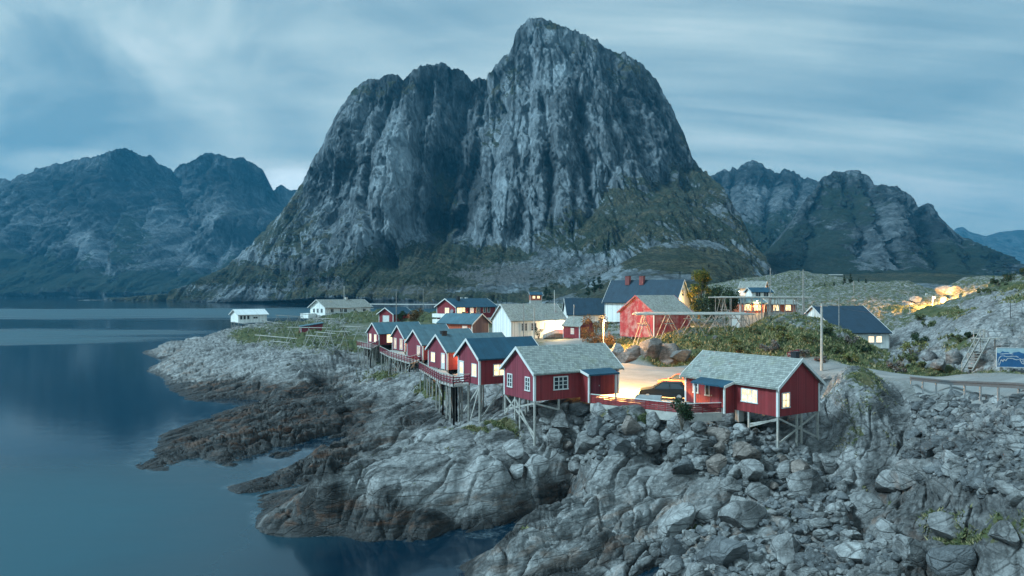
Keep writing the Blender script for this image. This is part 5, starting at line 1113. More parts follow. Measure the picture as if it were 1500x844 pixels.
# pink lit crags under the barn, and other outcrops
for (x, y, r_, t, lab, Y) in [(922,521,27,'brown','left crag of the lamp lit rocks below the red barn',98),(952,526,24,'brown','middle crag of the lamp lit rocks below the barn',97),(978,521,26,'brown','broad crag right of the middle of the lamp lit rocks',98),(998,519,18,'grey','right hand crag of the lamp lit rocks',96),(905,512,12,'grey','small crag at the left end of the lamp lit rocks',99),(1035,494,8,'grey','grey boulder under the long drying rack',102),(1047,497,7,'grey','smaller grey boulder under the long drying rack',101),
                           (1341,440,11,'grey','floodlit crag just left of the white marker posts',188),(1330,445,9,'grey','outer floodlit crag left of the white marker posts',186),(1388,436,13,'grey','upper floodlit crag right of the white marker posts',186),(1384,446,9,'grey','lower floodlit crag right of the white marker posts',180),(1399,442,12,'grey','outer floodlit crag right of the white marker posts',182),
                           (1376,532,15,'grey','purple grey crag beside the timber stairway',83),(1395,522,14,'grey','upper crag left of the timber stairway',86),(1432,528,18,'grey','purple grey crag right of the stairway foot',82),(1450,522,16,'grey','crag between stairway and billboard',82),(1362,522,12,'dark','dark crag at the left foot of the big right rock',90)]:
    a = at_y(x, y, Y); g = zt(a[0], Y)
    o = put_rock(x, y, r_*1.1, t, lab, 'crags beside the road', pos=(a[0], Y, max(g - .2, a[2] - .3*r_/F*Y)), sink=.5)
# ================================================================== YARD, ROAD FURNITURE
def path_pts(l): return [Vector(a) for a in l]
fa = np.array([6.9, 62.15, 7.36]); fb = np.array([14.15, 58.2, 7.12]); fc = np.array([17.55, 59.6, 7.0])
fence = thing('slat_fence', 'red horizontal slat fence with pale cap round the gravel yard', 'fence', fa)
wall_ = thing('retaining_wall', 'low concrete wall under the red slat fence', 'wall', fa)
A = Vector((0, 0, 0)); B_ = Vector(fb-fa); C_ = Vector(fc-fa)
for p, q in ((A, B_), (B_, C_)):
    b = MB()
    for j in range(5): b.beam(p+Vector((0, 0, .14+j*.145)), q+Vector((0, 0, .14+j*.145)), .03, .115)
    b.build('slats', M['red_bright'], fence)
    MB().beam(p+Vector((0, 0, .84)), q+Vector((0, 0, .84)), .14, .05).build('cap_rail', M['white_trim'], fence)
    n = max(2, round((q-p).length/1.8))
    for i in range(n+1):
        c = p.lerp(q, i/n); d = (q-p).normalized(); s_ = Vector((-d.y, d.x, 0))*.07
        MB().beam(c+s_+Vector((0, 0, .02)), c+s_+Vector((0, 0, .8)), .09).build('post', M['red_bright'], fence)
    MB().beam(p+Vector((0, 0, -.32)), q+Vector((0, 0, -.32)), .3, .68).build('wall', M['concrete'], wall_)
def car(name, label, loc, rz, paint):
    t = thing(name, label, 'car', loc, rz)
    L_, Wd = 4.5, 1.82; xs = [-2.25, -2.2, -2.0, -1.2, .55, 1.0, 2.05, 2.25]
    low = [(-2.22,.32),(-1.85,.28),(1.85,.28),(2.22,.34),(2.25,.62),(2.12,.86),(1.2,1.0),(.9,1.02),(-1.95,1.06),(-2.2,.98),(-2.27,.7)]
    b = MB(); k = len(low); half = Wd/2
    rings = []
    for f, y in ((.93, -half), (1., -half*.93), (1., half*.93), (.93, half)):
        rings.append([(x*(.985 if abs(y) == half else 1), y, .62+(z-.62)*f) for x, z in low])
    vs = [p for r_ in rings for p in r_]
    b.add(vs, [tuple(range(k)), tuple(reversed(range(3*k, 4*k)))] + [(i+j*k, i+(j+1)*k, (i+1) % k+(j+1)*k, (i+1) % k+j*k) for j in range(3) for i in range(k)])
    b.build('body', M[paint], t, smooth=False)
    # greenhouse: glass block, then roof and pillars
    g0 = [(-2.02, .80, 1.05), (1.02, .80, 1.02)]; roofp = [(-1.55, .62, 1.52), (.18, .62, 1.54)]
    b = MB(); b.hexa([(-2.02,-.80,1.04),(1.0,-.80,1.0),(1.0,.80,1.0),(-2.02,.80,1.04)], [(-1.58,-.62,1.53),(.2,-.62,1.54),(.2,.62,1.54),(-1.58,.62,1.53)]); b.build('windows', M['glass_dark'], t)
    b = MB(); b.hexa([(-1.72,-.64,1.535),(.24,-.64,1.545),(.24,.64,1.545),(-1.72,.64,1.535)], [(-1.55,-.55,1.60),(.1,-.55,1.61),(.1,.55,1.61),(-1.55,.55,1.60)]); b.build('roof', M[paint], t)
    b = MB()
    for sgn in (-1, 1):
        b.beam((.2, sgn*.625, 1.54), (1.0, sgn*.815, 1.01), .06); b.beam((-.55, sgn*.63, 1.54), (-.6, sgn*.81, 1.03), .07); b.beam((-1.55, sgn*.63, 1.53), (-2.0, sgn*.81, 1.05), .14)
    b.build('pillar', M[paint], t)
    for x in (-1.42, 1.42):
        for sgn in (-1, 1):
            w_ = MB().tube((x, sgn*.70, .34), (x, sgn*.93, .34), .34, n=18).build('wheel', M['rubber'], t)
            MB().tube((x, sgn*.931, .34), (x, sgn*.945, .34), .22, n=12).build('rim', M['metal'], w_)
    for sgn in (-1, 1):
        MB().box(2.12, 2.24, sgn*.55-.2, sgn*.55+.2, .66, .8).build('headlight', M['white_trim'], t)
        MB().box(-2.275, -2.18, sgn*.62-.2, sgn*.62+.2, .82, .98).build('taillight', M['car_red'], t)
        MB().box(.78, .95, sgn*.92-.1, sgn*.92+.1, .98, 1.12).build('wing_mirror', M[paint], t)
    return t
ca = at_z(972, 584, 7.15); car('parked_car', 'dark green estate car parked in the lamp lit yard behind the fence', (ca[0], ca[1], 7.14), R(166), 'car_paint')
ca = at_z(993, 569, 7.2); car('parked_car', 'orange red car at the gable of the right cabin, behind the dark green one', (ca[0]+.3, ca[1], 7.16), R(140), 'car_red')
ca = at_z(950, 594, 7.12); tr = thing('box_trailer', 'small grey box trailer between the dark green car and the fence', 'trailer', (ca[0], ca[1], 7.13), R(163))
b = MB(); b.box(-1.1, 1.1, -.6, -.56, .42, .84); b.box(-1.1, 1.1, .56, .6, .42, .84); b.box(-1.1, -1.06, -.56, .56, .42, .84); b.box(1.06, 1.1, -.56, .56, .42, .84); b.box(-1.1, 1.1, -.6, .6, .36, .416); b.build('box', M['trailer'], tr)
for sgn in (-1, 1): MB().tube((-.1, sgn*.64, .27), (-.1, sgn*.8, .27), .27, n=14).build('wheel', M['rubber'], tr)
MB().beam((1.1, 0, .38), (2.1, 0, .42), .08).build('drawbar', M['metal'], tr)
# guard rail along the near edge of the road
gp = [Vector(at_y(1333, 565, 72)), Vector(at_y(1391, 573, 60.5)), Vector(at_y(1490, 581, 46.5)), Vector(at_y(1620, 600, 37.5))]
for p in gp: p.z = float(base_z(np.array([p.x]), np.array([p.y]))[0]) + .05
gr = thing('guard_rail', 'steel guard rail along the road above the rip-rap at right', 'guard rail', gp[0]); q0 = gp[0].copy()
b = MB(); r2 = MB()
for p, q in zip(gp[:-1], gp[1:]):
    for f, zz_ in ((-.0, .80), (.05, .68), (-.0, .56)): b.beam(p-q0+Vector((f, 0, zz_)), q-q0+Vector((f, 0, zz_)), .06, .14)
    n = max(1, round((q-p).length/3.6))
    for i in range(n):
        c = p.lerp(q, i/n) - q0; MB().box(c.x+.06, c.x+.18, c.y-.05, c.y+.05, c.z-.6, c.z+.7).build('post', M['metal'], gr)
b.build('rail', M['rail'], gr)
# timber stairway up the rock
s0 = Vector(at_y(1409, 544, 79)); s1 = Vector(at_y(1436, 496, 83.5)); st = thing('stairway', 'steep timber stairway with railed landing climbing the rock at right', 'stairs', s0)
d = s1-s0; sx = Vector((1.0, -.12, 0)).normalized()
for k_ in (0, 1.05): MB().beam(sx*k_, d+sx*k_, .06, .26).build('stringer', M['timber_pale'], st)
for i in range(12): c = d*((i+.6)/12.4); MB().beam(c+sx*.03, c+sx*1.02, .3, .045, up=(0, 0, 1)).build('tread', M['timber_pale'], st)
hr = MB().beam(Vector((0, 0, 1.0)), d+Vector((0, 0, 1.0)), .05, .1); 
for i in range(4): c = d*(i/3.); hr.beam(c, c+Vector((0, 0, 1.0)), .07)
hr.build('handrail', M['timber_pale'], st)
MB().hexa([d+sx*-.1+Vector((0,-.1,-.08)), d+sx*2.1+Vector((0,-.1,-.08)), d+sx*2.1+Vector((0,1.4,-.08)), d+sx*-.1+Vector((0,1.4,-.08))], [d+sx*-.1+Vector((0,-.1,.0)), d+sx*2.1+Vector((0,-.1,0)), d+sx*2.1+Vector((0,1.4,0)), d+sx*-.1+Vector((0,1.4,0))]).build('landing', M['timber_pale'], st)
b = MB()
for f in (0, 1.1, 1.25): b.beam(d+sx*f+Vector((0, 1.2, 0)), d+sx*f+Vector((0, 1.2, 1.05)), .09)
for zz_ in (.55, .98): b.beam(d+Vector((0, 1.2, zz_)), d+sx*1.25+Vector((0, 1.2, zz_)), .05, .1)
b.build('landing_rail', M['timber_pale'], st)
MB().beam(d+sx*1.1+Vector((0, .3, .03)), d+sx*3.2+Vector((0, .8, .1)), .5, .06).build('gangplank', M['timber_pale'], st)
for f in (.2, 1.8): MB().beam(d+sx*f+Vector((0, .3, -2.2)), d+sx*f+Vector((0, .3, -.08)), .1).build('post', M['timber'], st)
# billboard with a map picture
bo = Vector(at_y(1460, 548, 70)); bb = thing('billboard', 'wide blue picture board with a white coast map on two posts, at the right edge', 'billboard', bo, R(-12))
zb = .72; Wb, Hb = 3.9, 1.85
MB().box(0, Wb, 0, .06, zb, zb+Hb).build('panel', mat_simple('blue_print', (.02, .085, .19), .5, .25, 1.2), bb)
b = MB()
for x0, x1, z0, z1 in ((-.04, Wb+.04, zb-.04, zb), (-.04, Wb+.04, zb+Hb, zb+Hb+.04), (-.04, 0, zb, zb+Hb), (Wb, Wb+.04, zb, zb+Hb)): b.box(x0, x1, -.02, .07, z0, z1)
b.build('frame', M['white_trim'], bb)
b = MB(); b.add([(.03,-.004,zb+Hb-.03),(Wb-.03,-.004,zb+Hb-.03)]+[(Wb-.03-(Wb-.06)*i/16, -.004, zb+Hb-.42-.09*math.sin(i*1.3)-.06*math.cos(i*2.9)) for i in range(17)], [tuple(range(19))]); b.build('printed_sky', mat_simple('pale_print', (.26, .36, .40), .5, .2, 2.), bb)
b = MB(); rr = random.Random(4)
def squig(pts, wd):
    for p, q in zip(pts[:-1], pts[1:]): b.beam((p[0], -.006, zb+p[1]), (q[0], -.006, zb+q[1]), wd, .004, up=(0, 1, 0)) if False else b.box(min(p[0], q[0])-wd/2, max(p[0], q[0])+wd/2, -.008, -.003, zb+min(p[1], q[1])-wd/2, zb+max(p[1], q[1])+wd/2)
for line in ([(.12,.1),(.1,.5),(.2,.85),(.35,1.05),(.6,1.1),(.85,1.0),(1.1,1.02),(1.4,1.08),(1.7,1.05),(1.95,.95)], [(.25,.15),(.3,.5),(.42,.7),(.55,.5),(.62,.75),(.8,.6),(.95,.85),(1.25,.85),(1.5,.8),(1.75,.7),(1.95,.8)],
             [(2.0,.85),(2.2,.75),(2.4,.8),(2.55,.55),(2.4,.3),(2.2,.4),(2.1,.6),(2.0,.85)], [(2.2,.55),(2.35,.65),(2.45,.45),(2.35,.42)], [(.3,1.25),(.8,1.3),(1.5,1.28)]):
    dense = []
    for p, q in zip(line[:-1], line[1:]):
        for i in range(7): dense.append((p[0]+(q[0]-p[0])*i/7+rr.uniform(-.02, .02), p[1]+(q[1]-p[1])*i/7+rr.uniform(-.02, .02)))
    squig(dense, .035)
b.build('coast_outline', M['white_trim'], bb)
for x in (.45, 2.75): MB().box(x-.1, x+.1, .07, .2, -.7, zb+Hb*.8).build('post', M['timber'], bb)
# small leaning roadside sign
so = Vector(at_y(1163, 521, 87)); sg = thing('roadside_sign', 'small tilted dark red sign with pale lettering above the right cabin chimney', 'sign', so, R(8)); 
MB().beam((0, .05, -1.6), (0, .05, .1), .07).build('post', M['timber'], sg)
tl = Matrix.Rotation(R(-14), 4, 'Y')
pb = MB(); cs = [tl @ Vector(c) for c in ((-.8,-.02,.05),(.75,-.02,.05),(.75,.02,.05),(-.8,.02,.05))]; ct = [tl @ Vector(c) for c in ((-.8,-.02,.62),(.75,-.02,.62),(.75,.02,.62),(-.8,.02,.62))]
pb.hexa(cs, ct); pb.build('board', mat_simple('dark_red_board', (.14, .025, .035), .6, .2), sg)
cu = bpy.data.curves.new('lettering', 'FONT'); cu.body = 'FLAXYR'; cu.size = .38; cu.extrude = .006; cu.align_x = 'CENTER'
tmp = bpy.data.objects.new('lettering', cu); COL.objects.link(tmp); bpy.context.view_layer.update()
me = bpy.data.meshes.new_from_object(tmp.evaluated_get(bpy.context.evaluated_depsgraph_get())); bpy.data.objects.remove(tmp)
o = link_mesh('lettering', me, M['white_trim'], sg); o.matrix_local = tl @ Matrix.Translation((-.02, -.03, .2)) @ Matrix.Rotation(R(90), 4, 'X')
# ------------------------------------------------------------------ poles and wires
def pole(name, label, cat, px, ytop, Y, yfoot=None, r=.12, mat='timber_pale', arm=False, group='utility poles', lampy=None):
    a = at_y(px, ytop, Y); g = zt(a[0], Y) if yfoot is None else at_y(px, yfoot, Y)[2]
    t = thing(name, label, cat, (a[0], Y, g), 0, group); h = max(2., a[2]-g)
    MB().tube((0, 0, -.6), (0, 0, h), r, r*.72, 10).build('pole', M[mat], t)
    if arm:
        MB().beam((-.75, 0, h-.35), (.75, 0, h-.35), .1, .12).build('crossarm', M['timber'], t)
        for x in (-.65, 0, .65): MB().tube((x, 0, h-.29 if x else h), (x, 0, h-.1 if x else h+.18), .05, .03, 6).build('insulator', M['black'], t)
    return t, Vector((a[0], Y, g+h))
_, top1 = pole('utility_pole', 'tall weathered timber pole at the road edge above the right cabin', 'pole', 1203.5, 444, 84, None, .17, 'timber_pale', True)
_, top2 = pole('utility_pole', 'slim pale mast rising through the left part of the upper drying rack', 'pole', 1128.5, 393, 121, None, .11, 'timber')
_, top3 = pole('utility_pole', 'tall slim mast through the right end of the upper drying rack', 'pole', 1176.5, 395, 113, None, .12, 'timber')
t4, top4 = pole('utility_pole', 'pole with slanting stay beyond the blue roofed house', 'pole', 1333, 452, 150, None, .14, 'timber_pale', True)
MB().beam((-1.9, 0, -.4), (-.1, 0, 5.0), .1).build('stay', M['timber'], t4)
pole('utility_pole', 'pinkish pole before the white house, left of two', 'pole', 767, 444, 148, 494, .13, 'timber')
pole('utility_pole', 'short lamp lit pole before the white house, right of two', 'pole', 782.4, 451, 146, 500, .17, 'timber_pale')
pole('flag_mast', 'slim white mast at the right end of the white house', 'mast', 812, 425, 158, 500, .08, 'white_trim')
pole('street_lamp_pole', 'grey pole in front of the little red shed', 'pole', 840.5, 446, 152, 496, .1, 'metal')
pole('utility_pole', 'grey pole in front of the red garage', 'pole', 580.5, 427, 172, None, .12, 'timber')
pole('flag_mast', 'thin mast standing behind the white bungalow roof', 'mast', 504, 419, 300, 445, .12, 'white_trim')
pole('utility_pole', 'thin grey pole left of the big red house', 'pole', 620, 424, 230, 455, .11, 'timber')
pole('utility_pole', 'short slim pole over the dark roof of the blue roofed house', 'pole', 1229, 435, 112, None, .09, 'timber')
pole('utility_pole', 'distant thin pole among the spruces', 'pole', 1250.5, 413, 215, None, .1, 'timber')
pole('utility_pole', 'distant reddish pole on the pale knoll', 'pole', 1267, 418, 215, None, .11, 'bark')
pole('utility_pole', 'thin dark pole on the big right hand rock', 'pole', 1480, 464, 92, None, .05, 'black')
def wire(label, p, q, sag):
    t = thing('power_line', label, 'cable', p); n = 14; c = [p.lerp(q, i/n) - p - Vector((0, 0, 4*sag*(i/n)*(1-i/n))) for i in range(n+1)]; b = MB()
    for a, d_ in zip(c[:-1], c[1:]): b.tube(a, d_, .018, n=5)
    b.build('cable', M['black'], t)
wire('sagging cable from the roadside timber pole to the stayed pole', top1+Vector((.6, 0, -.1)), top4+Vector((-.6, 0, -.1)), 1.2)
wire('sagging cable from the stayed pole over the big right hand rock', top4+Vector((.6, 0, -.1)), Vector(at_y(1530, 458, 105)), 1.6)
# street lamps of the village
def street_lamp(label, px, py, Y, e, r=.2):
    a = at_y(px, py, Y); g = zt(a[0], Y); g = min(g, a[2]-2.5); t = thing('street_lamp', label, 'street lamp', (a[0], Y, g), 0, 'street lamps'); h = a[2]-g
    MB().tube((0, 0, -.5), (0, 0, h+.1), .08, .06, 8).build('pole', M['metal'], t)
    MB().beam((0, 0, h+.1), (0, -.9, h+.2), .07).build('arm', M['metal'], t)
    b = MB().ball((0, -.9, h), r, r, r*.6); b.build('bulb', M['bulb'], t)
    l = bpy.data.lights.new('lamp_light', 'POINT'); l.energy = e; l.color = (1., .50, .14); l.shadow_soft_size = .2
    o = bpy.data.objects.new('lamp_light', l); COL.objects.link(o); o.parent = t; o.location = (0, -1.0, h-.5)
street_lamp('glaring orange street lamp at the foot of the talus', 829, 438, 240, 1600, .34)
street_lamp('street lamp flooding the gap between the pale crags', 1366, 436, 178, 14000, .15)
street_lamp('street lamp beside the barn lighting the crags and dry grass', 884, 470, 104, 5200, .16)
# white marker posts in the floodlit gap
a = at_y(1357, 441, 200); mp = thing('marker_post', 'plain white post in the floodlit gap, left of two', 'post', a); MB().box(-.22, .22, -.22, .22, -1., 2.1).build('post', M['white_trim'], mp)
a = at_y(1361.3, 441.5, 199); mp = thing('marker_stone', 'squat white stone figure in the floodlit gap, right of two', 'monument', a)
b = MB(); b.prism([(-.45, -1), (.45, -1), (.42, .9), (.3, 1.35), (-.3, 1.35), (-.42, .9)], 'y', -.25, .25); b.build('body', M['white_trim'], mp); MB().ball((0, 0, 1.6), .26).build('head', M['white_trim'], mp)
# pale barrier of the coast road, and a pale bar for far car light trails
def barrier(label, pts):
    P = [Vector(at_y(*p)) for p in pts]; t = thing('roadside_bar', label, 'barrier', P[0])
    b = MB()
    for p, q in zip(P[:-1], P[1:]): b.beam(p-P[0], q-P[0], .5, 1.1)
    b.build('wall', M['concrete'], t)
barrier('long pale barrier of the coast road along the foot of the mountain', [(536, 445.5, 800), (600, 446, 742), (700, 446, 715), (800, 446, 700)])
barrier('pale bar standing in for car light trails on the far road under the right hand mountain', [(1185, 402.5, 960), (1235, 402.5, 940)])
# ================================================================== DRYING RACKS
RK = 'fish drying racks on the left headland'
def rack(label, ends, Y, yfoot, mat='timber_pale', n=2, extra=1, spread=1.3):
    (x0, y0), (x1, y1) = ends; Y0, Y1 = Y if isinstance(Y, tuple) else (Y, Y); p = Vector(at_y(x0, y0, Y0)); q = Vector(at_y(x1, y1, Y1))
    g = zt(p.x, p.y); t = thing('drying_rack', label, 'drying rack', (p.x, p.y, g), 0, RK); o = Vector((p.x, p.y, g)); d = (q-p).normalized(); s_ = Vector((-d.y, d.x, 0))
    dh = Vector((d.x, d.y, 0)).normalized(); side = (dh*.75 + s_*.65)
    for k in range(extra+1):
        of = s_*(.55*k) + Vector((0, 0, -.04*k)); MB().tube(p-o-d*.3+of, q-o+d*.3+of, .085, .07, 7).build('pole', M[mat], t)
    for i in range(n):
        c = p.lerp(q, (i+.12)/(n-.76) if n > 1 else .5); gz = zt(c.x, c.y)
        for sg_ in (-1, 1):
            f = c + side*sg_*spread*RNG.uniform(.8, 1.15); fz = min(zt(f.x, f.y), c.z-.8) - .1
            MB().tube((f.x-o.x, f.y-o.y, fz-o.z), (c.x-o.x-side.x*sg_*.18, c.y-o.y-side.y*sg_*.18, c.z-o.z+.22), .075, .06, 6).build('leg', M[mat], t)
        m_ = (c.z + gz)/2 + .3; a = c + side*.75*spread/1.3; b_ = c - side*.75*spread/1.3
        MB().beam((a.x-o.x, a.y-o.y, m_-o.z), (b_.x-o.x, b_.y-o.y, m_-o.z), .06, .1).build('crossbar', M[mat], t)
rack('front drying rack with long pole, left of the red shed on the bare rock', ((375,491),(431,496)), (147,143), 512)
rack('long drying rack crossing in front of the red shed', ((423,479.5),(482,480.5)), (161,156), 495, n=3)
rack('short upper drying rack right of the red shed', ((462,486.5),(487,488.5)), (150,147), 512)
rack('short drying rack standing lowest on the bare rock right of the shed', ((450,491.5),(478,493.5)), (144,142), 515)
rack('drying rack between the shed and the farthest cabin', ((480,485),(508,486)), (150,148), 500)
rack('drying rack just left of the farthest cabin', ((500,478),(528,479)), (160,157), 498)
rack('drying rack behind the red shed', ((463,466.5),(487,467)), (186,182), 480)
rack('long thin rack along the front of the white bungalow', ((478,450),(545,452)), (236,228), 465, n=4)
rack('rack leaning below the white boathouse, left of its stilts', ((340,472),(371,476)), (206,200), 487, 'timber')
rack('low rack with pale table top before the front drying rack', ((398,500),(420,502)), (143,142), 508, n=2)
rack('rack on the turf between boathouse and red shed', ((384,470),(410,474)), (196,190), 486, 'timber', n=3)
rack('faint rack behind the white boathouse end', ((405,462),(440,464)), (214,210), 474, 'timber', n=3)
rack('rack left of the long rack of the bungalow', ((440,460),(466,462)), (205,200), 474, 'timber', n=2)
# the great rack in front of the barn
def big_rack(label, x0, x1, ytop, Y, dep, nt, hang=0, legs=None):
    p = Vector(at_y(x0, ytop, Y)); q = Vector(at_y(x1, ytop, Y+1.5)); t = thing('drying_rack', label, 'drying rack', (p.x, p.y, zt(p.x, p.y)), 0, 'great drying racks on the turf hill'); o = Vector(t.location)
    s_ = Vector((.12, 1, 0)).normalized(); d = (q-p).normalized()
    for k in range(9):
        of = s_*(dep*k/8) + Vector((0, 0, RNG.uniform(-.06, .1))); a = p - o + of - d*RNG.uniform(-.8, 1.2); b_ = q - o + of + d*RNG.uniform(-2.5, .8)
        MB().tube(a, b_, .11, .08, 7).build('pole', M['timber_pale'], t)
    for i in range(nt):
        for row in (0, 1):
            c = p.lerp(q, (i+.25)/(nt-.4)) + s_*dep*(.06 if row == 0 else .85); 
            for sg_ in (-1, 1):
                f = c + d*sg_*1.65 + s_*RNG.uniform(-.4, .4); fz = min(zt(f.x, f.y), c.z-1) - .15
                MB().tube(Vector((f.x, f.y, fz))-o, c-o-d*sg_*.2+Vector((0, 0, .1)), .075, .06, 6).build('leg', M['timber'], t)
            gz = min(zt(c.x, c.y), c.z-1.2); zc_ = c.z-(c.z-gz)*.33
            MB().beam(Vector((c.x, c.y, zc_))-o-d*.75, Vector((c.x, c.y, zc_))-o+d*.75, .07, .13).build('crossbar', M['timber'], t)
            if row == 0: MB().beam(Vector((c.x, c.y, c.z-.05))-o, c+s_*dep*.8-o+Vector((0, 0, -.05)), .12).build('cross_beam', M['timber'], t)
    for i in range(hang):
        c = p.lerp(q, (i+.5)/hang) + s_*RNG.uniform(0, dep); l_ = RNG.uniform(1.3, 2.3); gz = min(zt(c.x, c.y), c.z-.8)
        MB().tube(c-o+Vector((0, 0, -.02)), Vector((c.x, c.y, gz-.1))-o, .07, n=5).build('upright', M['timber'], t)
big_rack('great drying rack with flat pole top on A frames in front of the red barn', 936, 1100, 461, 101, 7.5, 5)
big_rack('upper drying rack with many uprights on the crest of the turf hill', 1052, 1192, 436, 116, 6.0, 4, 22)
# ================================================================== TREES, SHRUBS, GRASS
def leaf_mesh(name, centers, radii, n, size, mat, seed=0, flat=1., droop=0.):
    r = np.random.default_rng(seed); C = np.array(centers); Rr = np.array(radii); i = r.integers(len(C), size=n) if len(C) > 1 else np.zeros(n, int)
    if len(C) > 1: w_ = Rr**2/np.sum(Rr**2); i = r.choice(len(C), n, p=w_)
    dirs = r.normal(size=(n, 3)); dirs /= np.linalg.norm(dirs, axis=1)[:, None]; rad = r.random(n)**.45
    P = C[i] + dirs*(Rr[i]*rad)[:, None]*np.array([1, 1, flat])
    a = r.normal(size=(n, 3)); a /= np.linalg.norm(a, axis=1)[:, None]; b = np.cross(a, r.normal(size=(n, 3))); b /= np.linalg.norm(b, axis=1)[:, None]
    s_ = size*r.uniform(.6, 1.4, n)[:, None]; V = np.stack([P-a*s_*.5, P+b*s_*.32, P+a*s_*.5, P-b*s_*.32], 1).reshape(-1, 3)
    return np_mesh(name, V, np.arange(4*n).reshape(n, 4), False)
def bush(name, label, cat, loc, w_, h, mat, n=900, size=.16, group=None, seed=0, trunk=True, lobes=9):
    t = thing(name, label, cat, loc, 0, group); r = random.Random(seed); cs = []; rs = []
    for i in range(lobes):
        a = r.uniform(0, 6.28); q = r.random()**.6; cs.append((math.cos(a)*w_*.36*q, math.sin(a)*w_*.36*q, h*r.uniform(.3, .85))); rs.append(min(w_, h)*r.uniform(.16, .30))
    link_mesh('foliage', leaf_mesh('foliage', cs, rs, n, size, M[mat], seed), M[mat], t)
    if trunk:
        b = MB()
        for c in cs[:6]: b.tube((r.uniform(-.05, .05), r.uniform(-.05, .05), -.2), (c[0]*.9, c[1]*.9, c[2]), .03+.012*h, .012, 5)
        b.build('stem', M['bark'], t)
    return t
def tree(label, loc, w_, h, mat, n, size, seed, trunk_h=.3, group=None, lobes=26, name='leafy_tree'):
    t = thing(name, label, 'tree', loc, 0, group); r = random.Random(seed); cs = []; rs = []; b = MB()
    b.tube((0, 0, -.5), (0, 0, h*trunk_h), .035*h, .026*h, 8)
    for i in range(lobes):
        a = r.uniform(0, 6.28); z = r.uniform(trunk_h*.75, .95); wr = math.sin(math.pi*min(1, (z-trunk_h*.5)/(1.08-trunk_h*.5)))**.7; q = w_*.42*wr*r.uniform(.25, 1.)
        c = (math.cos(a)*q, math.sin(a)*q, z*h); cs.append(c); rs.append(w_*r.uniform(.10, .19)); b.tube((0, 0, h*trunk_h*r.uniform(.7, 1.)), c, .012*h, .004*h, 5)
    b.build('trunk', M['bark'], t); link_mesh('crown', leaf_mesh('crown', cs, rs, n, size, M[mat], seed), M[mat], t); return t
def spruce(label, loc, h, seed, group):
    t = thing('spruce_tree', label, 'tree', loc, 0, group); r = random.Random(seed); MB().tube((0, 0, -.5), (0, 0, h*.95), .03*h, .005*h, 6).build('trunk', M['bark'], t)
    cs = []; rs = []
    for i in range(34):
        z = r.uniform(.08, .98); q = .27*h*(1-z)*r.uniform(.3, 1.); a = r.uniform(0, 6.28); cs.append((q*math.cos(a), q*math.sin(a), z*h)); rs.append(.035*h+.10*h*(1-z))
    link_mesh('crown', leaf_mesh('crown', cs, rs, 1100, .055*h, M['needle'], seed, .6), M['needle'], t)
def ground(px, Y, lift=0.): a = at_y(px, 0, Y); return (a[0], Y, zt(a[0], Y)+lift)
a = at_y(1024, 455, 172); tree('yellow green leafy tree lit by a lamp beside the tall white house', (a[0], 172, a[2]-1.5), 8.2, 11.0, 'leaf_yellow', 5200, .42, 3, .2)
a = at_y(1056, 450, 160); tree('dark tree right of the yellow green one', (a[0], 160, a[2]-1.5), 6.0, 6.2, 'leaf_dark', 2600, .36, 4, .2)
a = at_y(1040, 458, 128); tree('dark green bushy tree behind the great drying rack', (a[0], 128, a[2]-.8), 8.0, 3.8, 'leaf_dark', 3000, .30, 5, .2)
a = at_y(1070, 452, 126); tree('low dark green tree between the two great drying racks', (a[0], 126, a[2]-.8), 5.5, 3.4, 'leaf_dark', 2200, .30, 6, .2)
a = at_y(872, 505, 116); tree('rusty autumn tree between the white house ramp and the red barn', (a[0], 116, a[2]-1.), 5.2, 6.0, 'leaf_rust', 3000, .22, 7, .12)
a = at_y(888, 508, 112); bush('autumn_bush', 'rusty autumn bush at the left foot of the barn', 'bush', (a[0], 112, a[2]-.4), 3.6, 2.8, 'leaf_rust', 1400, .2, None, 8)
a = at_y(610, 473, 170); bush('autumn_bush', 'brown bush between the garage and the big red house', 'bush', (a[0], 170, a[2]-.2), 4.2, 4.0, 'leaf_rust', 1300, .28, None, 9)
a = at_y(589, 471, 168); bush('dark_bush', 'dark green round bush beside the red garage', 'bush', (a[0], 168, a[2]-.2), 2.6, 2.8, 'leaf_dark', 1000, .24, None, 10)
a = at_y(789, 494, 147); bush('small_tree', 'small bare tree before the white house wall', 'tree', (a[0], 147, a[2]-.2), 1.8, 2.4, 'leaf_dark', 260, .22, None, 11)
a = at_z(993, 612, 6.75); bush('yard_bush', 'dark leafy bush growing before the corner of the red fence', 'bush', (a[0], 57.3, 6.2), 1.9, 2.7, 'leaf_dark', 1500, .15, None, 12)
